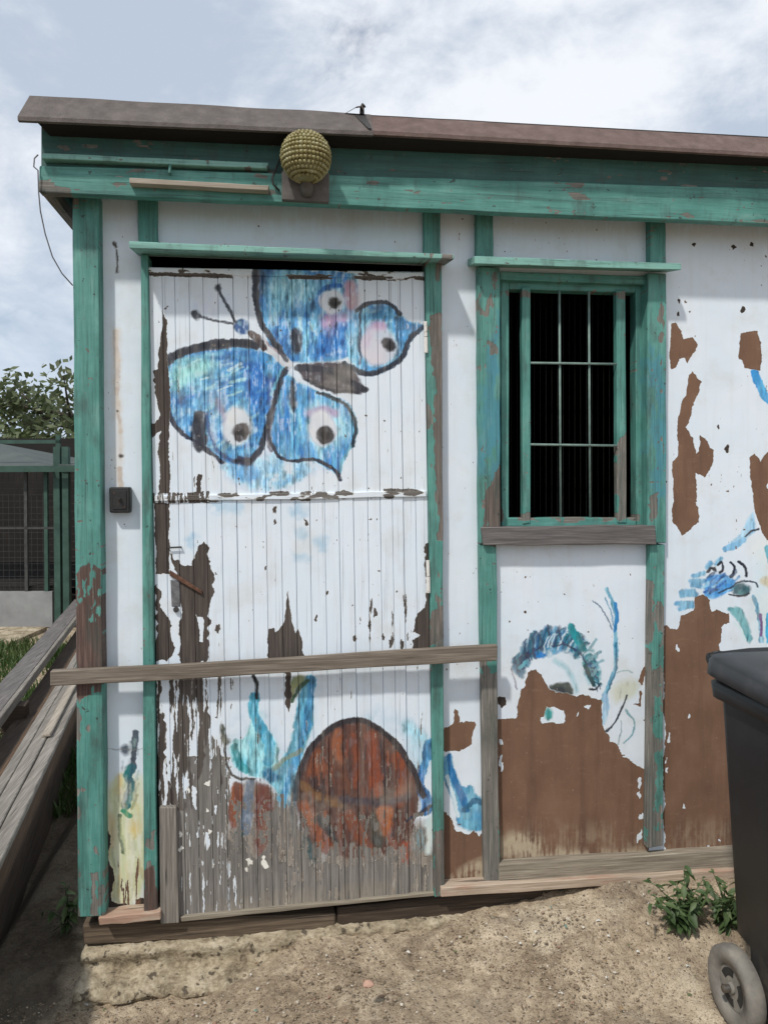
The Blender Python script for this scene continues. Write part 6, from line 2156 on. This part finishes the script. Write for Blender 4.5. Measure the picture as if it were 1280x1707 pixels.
finish('roof', bm, M_cageroof, pen, 'x')
pbox('roof_trim', -4.2, 2.6, -0.13, -0.10, ze - 0.055, ze + 0.004, M_cagegreen, pen)

# path slab strip before the pen
pbox('path', -4.5, 0.0, -0.75, -0.12, -0.06, 0.035, M_foot, None)
struct(bpy.data.objects['path'])

# grass patch
def grass():
    g = np.random.default_rng(3)
    vs, fs = [], []
    n = 0
    for k in range(34000):
        u = -1.2 + 3.0 * g.random()
        v = -3.6 + 2.75 * g.random()
        p = pen_pt(u, v, 0)
        dn_ = mnoise.noise(Vector((p.x * 1.6, p.y * 1.6, 1)))
        if g.random() > 0.62 + dn_ * 1.2:
            continue
        z = base_z(p.x, p.y) + 0.03 * mnoise.fractal(Vector((p.x, p.y, 0)) * 3.1, 0.9, 2.0, 3) - 0.02
        h = g.uniform(0.04, 0.14)
        a = g.uniform(0, 6.28)
        w_ = g.uniform(0.004, 0.009)
        lx, ly = g.uniform(-0.06, 0.06), g.uniform(-0.06, 0.06)
        dx, dy = math.cos(a) * w_, math.sin(a) * w_
        vs += [(p.x - dx, p.y - dy, z), (p.x + dx, p.y + dy, z), (p.x + lx * 0.4 + dx * 0.7, p.y + ly * 0.4 + dy * 0.7, z + h * 0.6), (p.x + lx * 0.4 - dx * 0.7, p.y + ly * 0.4 - dy * 0.7, z + h * 0.6), (p.x + lx, p.y + ly, z + h)]
        fs += [(n, n + 1, n + 2, n + 3), (n + 3, n + 2, n + 4)]
        n += 5
    me = bpy.data.meshes.new('grass')
    me.from_pydata(vs, [], fs)
    me.materials.append(M_grass)
    o_ = bpy.data.objects.new('grass', me)
    C.objects.link(o_)
    return stuff(o_)


gr = grass()
gr['label'] = 'short rough grass between board stack and pen'

# tree behind the pen
def tree(px, d, ztop, rad, label, seed, nleaf):
    g = random.Random(seed)
    b = at_depth(px, 800, d)
    b.z = -0.1
    root = thing('tree', label, 'tree', b, 'trees behind the pen')
    h = ztop
    limbs = bmesh.new()
    def add(pts, rs):
        t_ = tube_bm(pts, rs, 7)
        me_ = bpy.data.meshes.new('t')
        t_.to_mesh(me_)
        t_.free()
        limbs.from_mesh(me_)
        bpy.data.meshes.remove(me_)
    add([Vector((0, 0, 0)), Vector((0.05, 0, h * 0.25)), Vector((0.0, 0.05, h * 0.5)), Vector((0.1, 0, h * 0.75))], [0.16, 0.13, 0.10, 0.05])
    tips = []
    for k in range(26):
        a = g.uniform(0, 2 * math.pi)
        z0 = h * g.uniform(0.28, 0.7)
        L = rad * g.uniform(0.5, 1.0)
        e = Vector((math.cos(a) * L, math.sin(a) * L, min(z0 + L * g.uniform(0.1, 0.9), h * 0.97)))
        mid = Vector((e.x * 0.5, e.y * 0.5, z0 + (e.z - z0) * 0.3))
        add([Vector((0.03, 0, z0)), mid, e], [0.045, 0.028, 0.008])
        tips += [e, mid.lerp(e, 0.5), mid]
    tk = finish('trunk', limbs, M_bark, None, 'z', smooth=True)
    tk.parent = root
    vs, fs, n = [], [], 0
    for k in range(nleaf):
        t = g.choice(tips)
        cl = Vector((g.gauss(0, 1), g.gauss(0, 1), g.gauss(0, 0.8))) * 0.17 * rad / 1.5
        p = t + cl
        s = g.uniform(0.045, 0.10)
        u = Vector((g.gauss(0, 1), g.gauss(0, 1), g.gauss(0, 1))).normalized()
        v = u.orthogonal().normalized()
        q = [p - u * s, p + v * s * 0.5, p + u * s, p - v * s * 0.5]
        vs += [tuple(x) for x in q]
        fs.append((n, n + 1, n + 2, n + 3))
        n += 4
    me = bpy.data.meshes.new('crown')
    me.from_pydata(vs, [], fs)
    me.materials.append(M_tree)
    cr = bpy.data.objects.new('crown', me)
    C.objects.link(cr)
    cr.parent = root
    return root


tree(128, 12.5, 3.75, 1.45, 'loose leafy tree rising behind the pen, next to the corner post', 2, 3600)
tree(15, 15, 2.75, 1.3, 'lower pale tree behind the pen roof, away from the shed', 5, 2400)
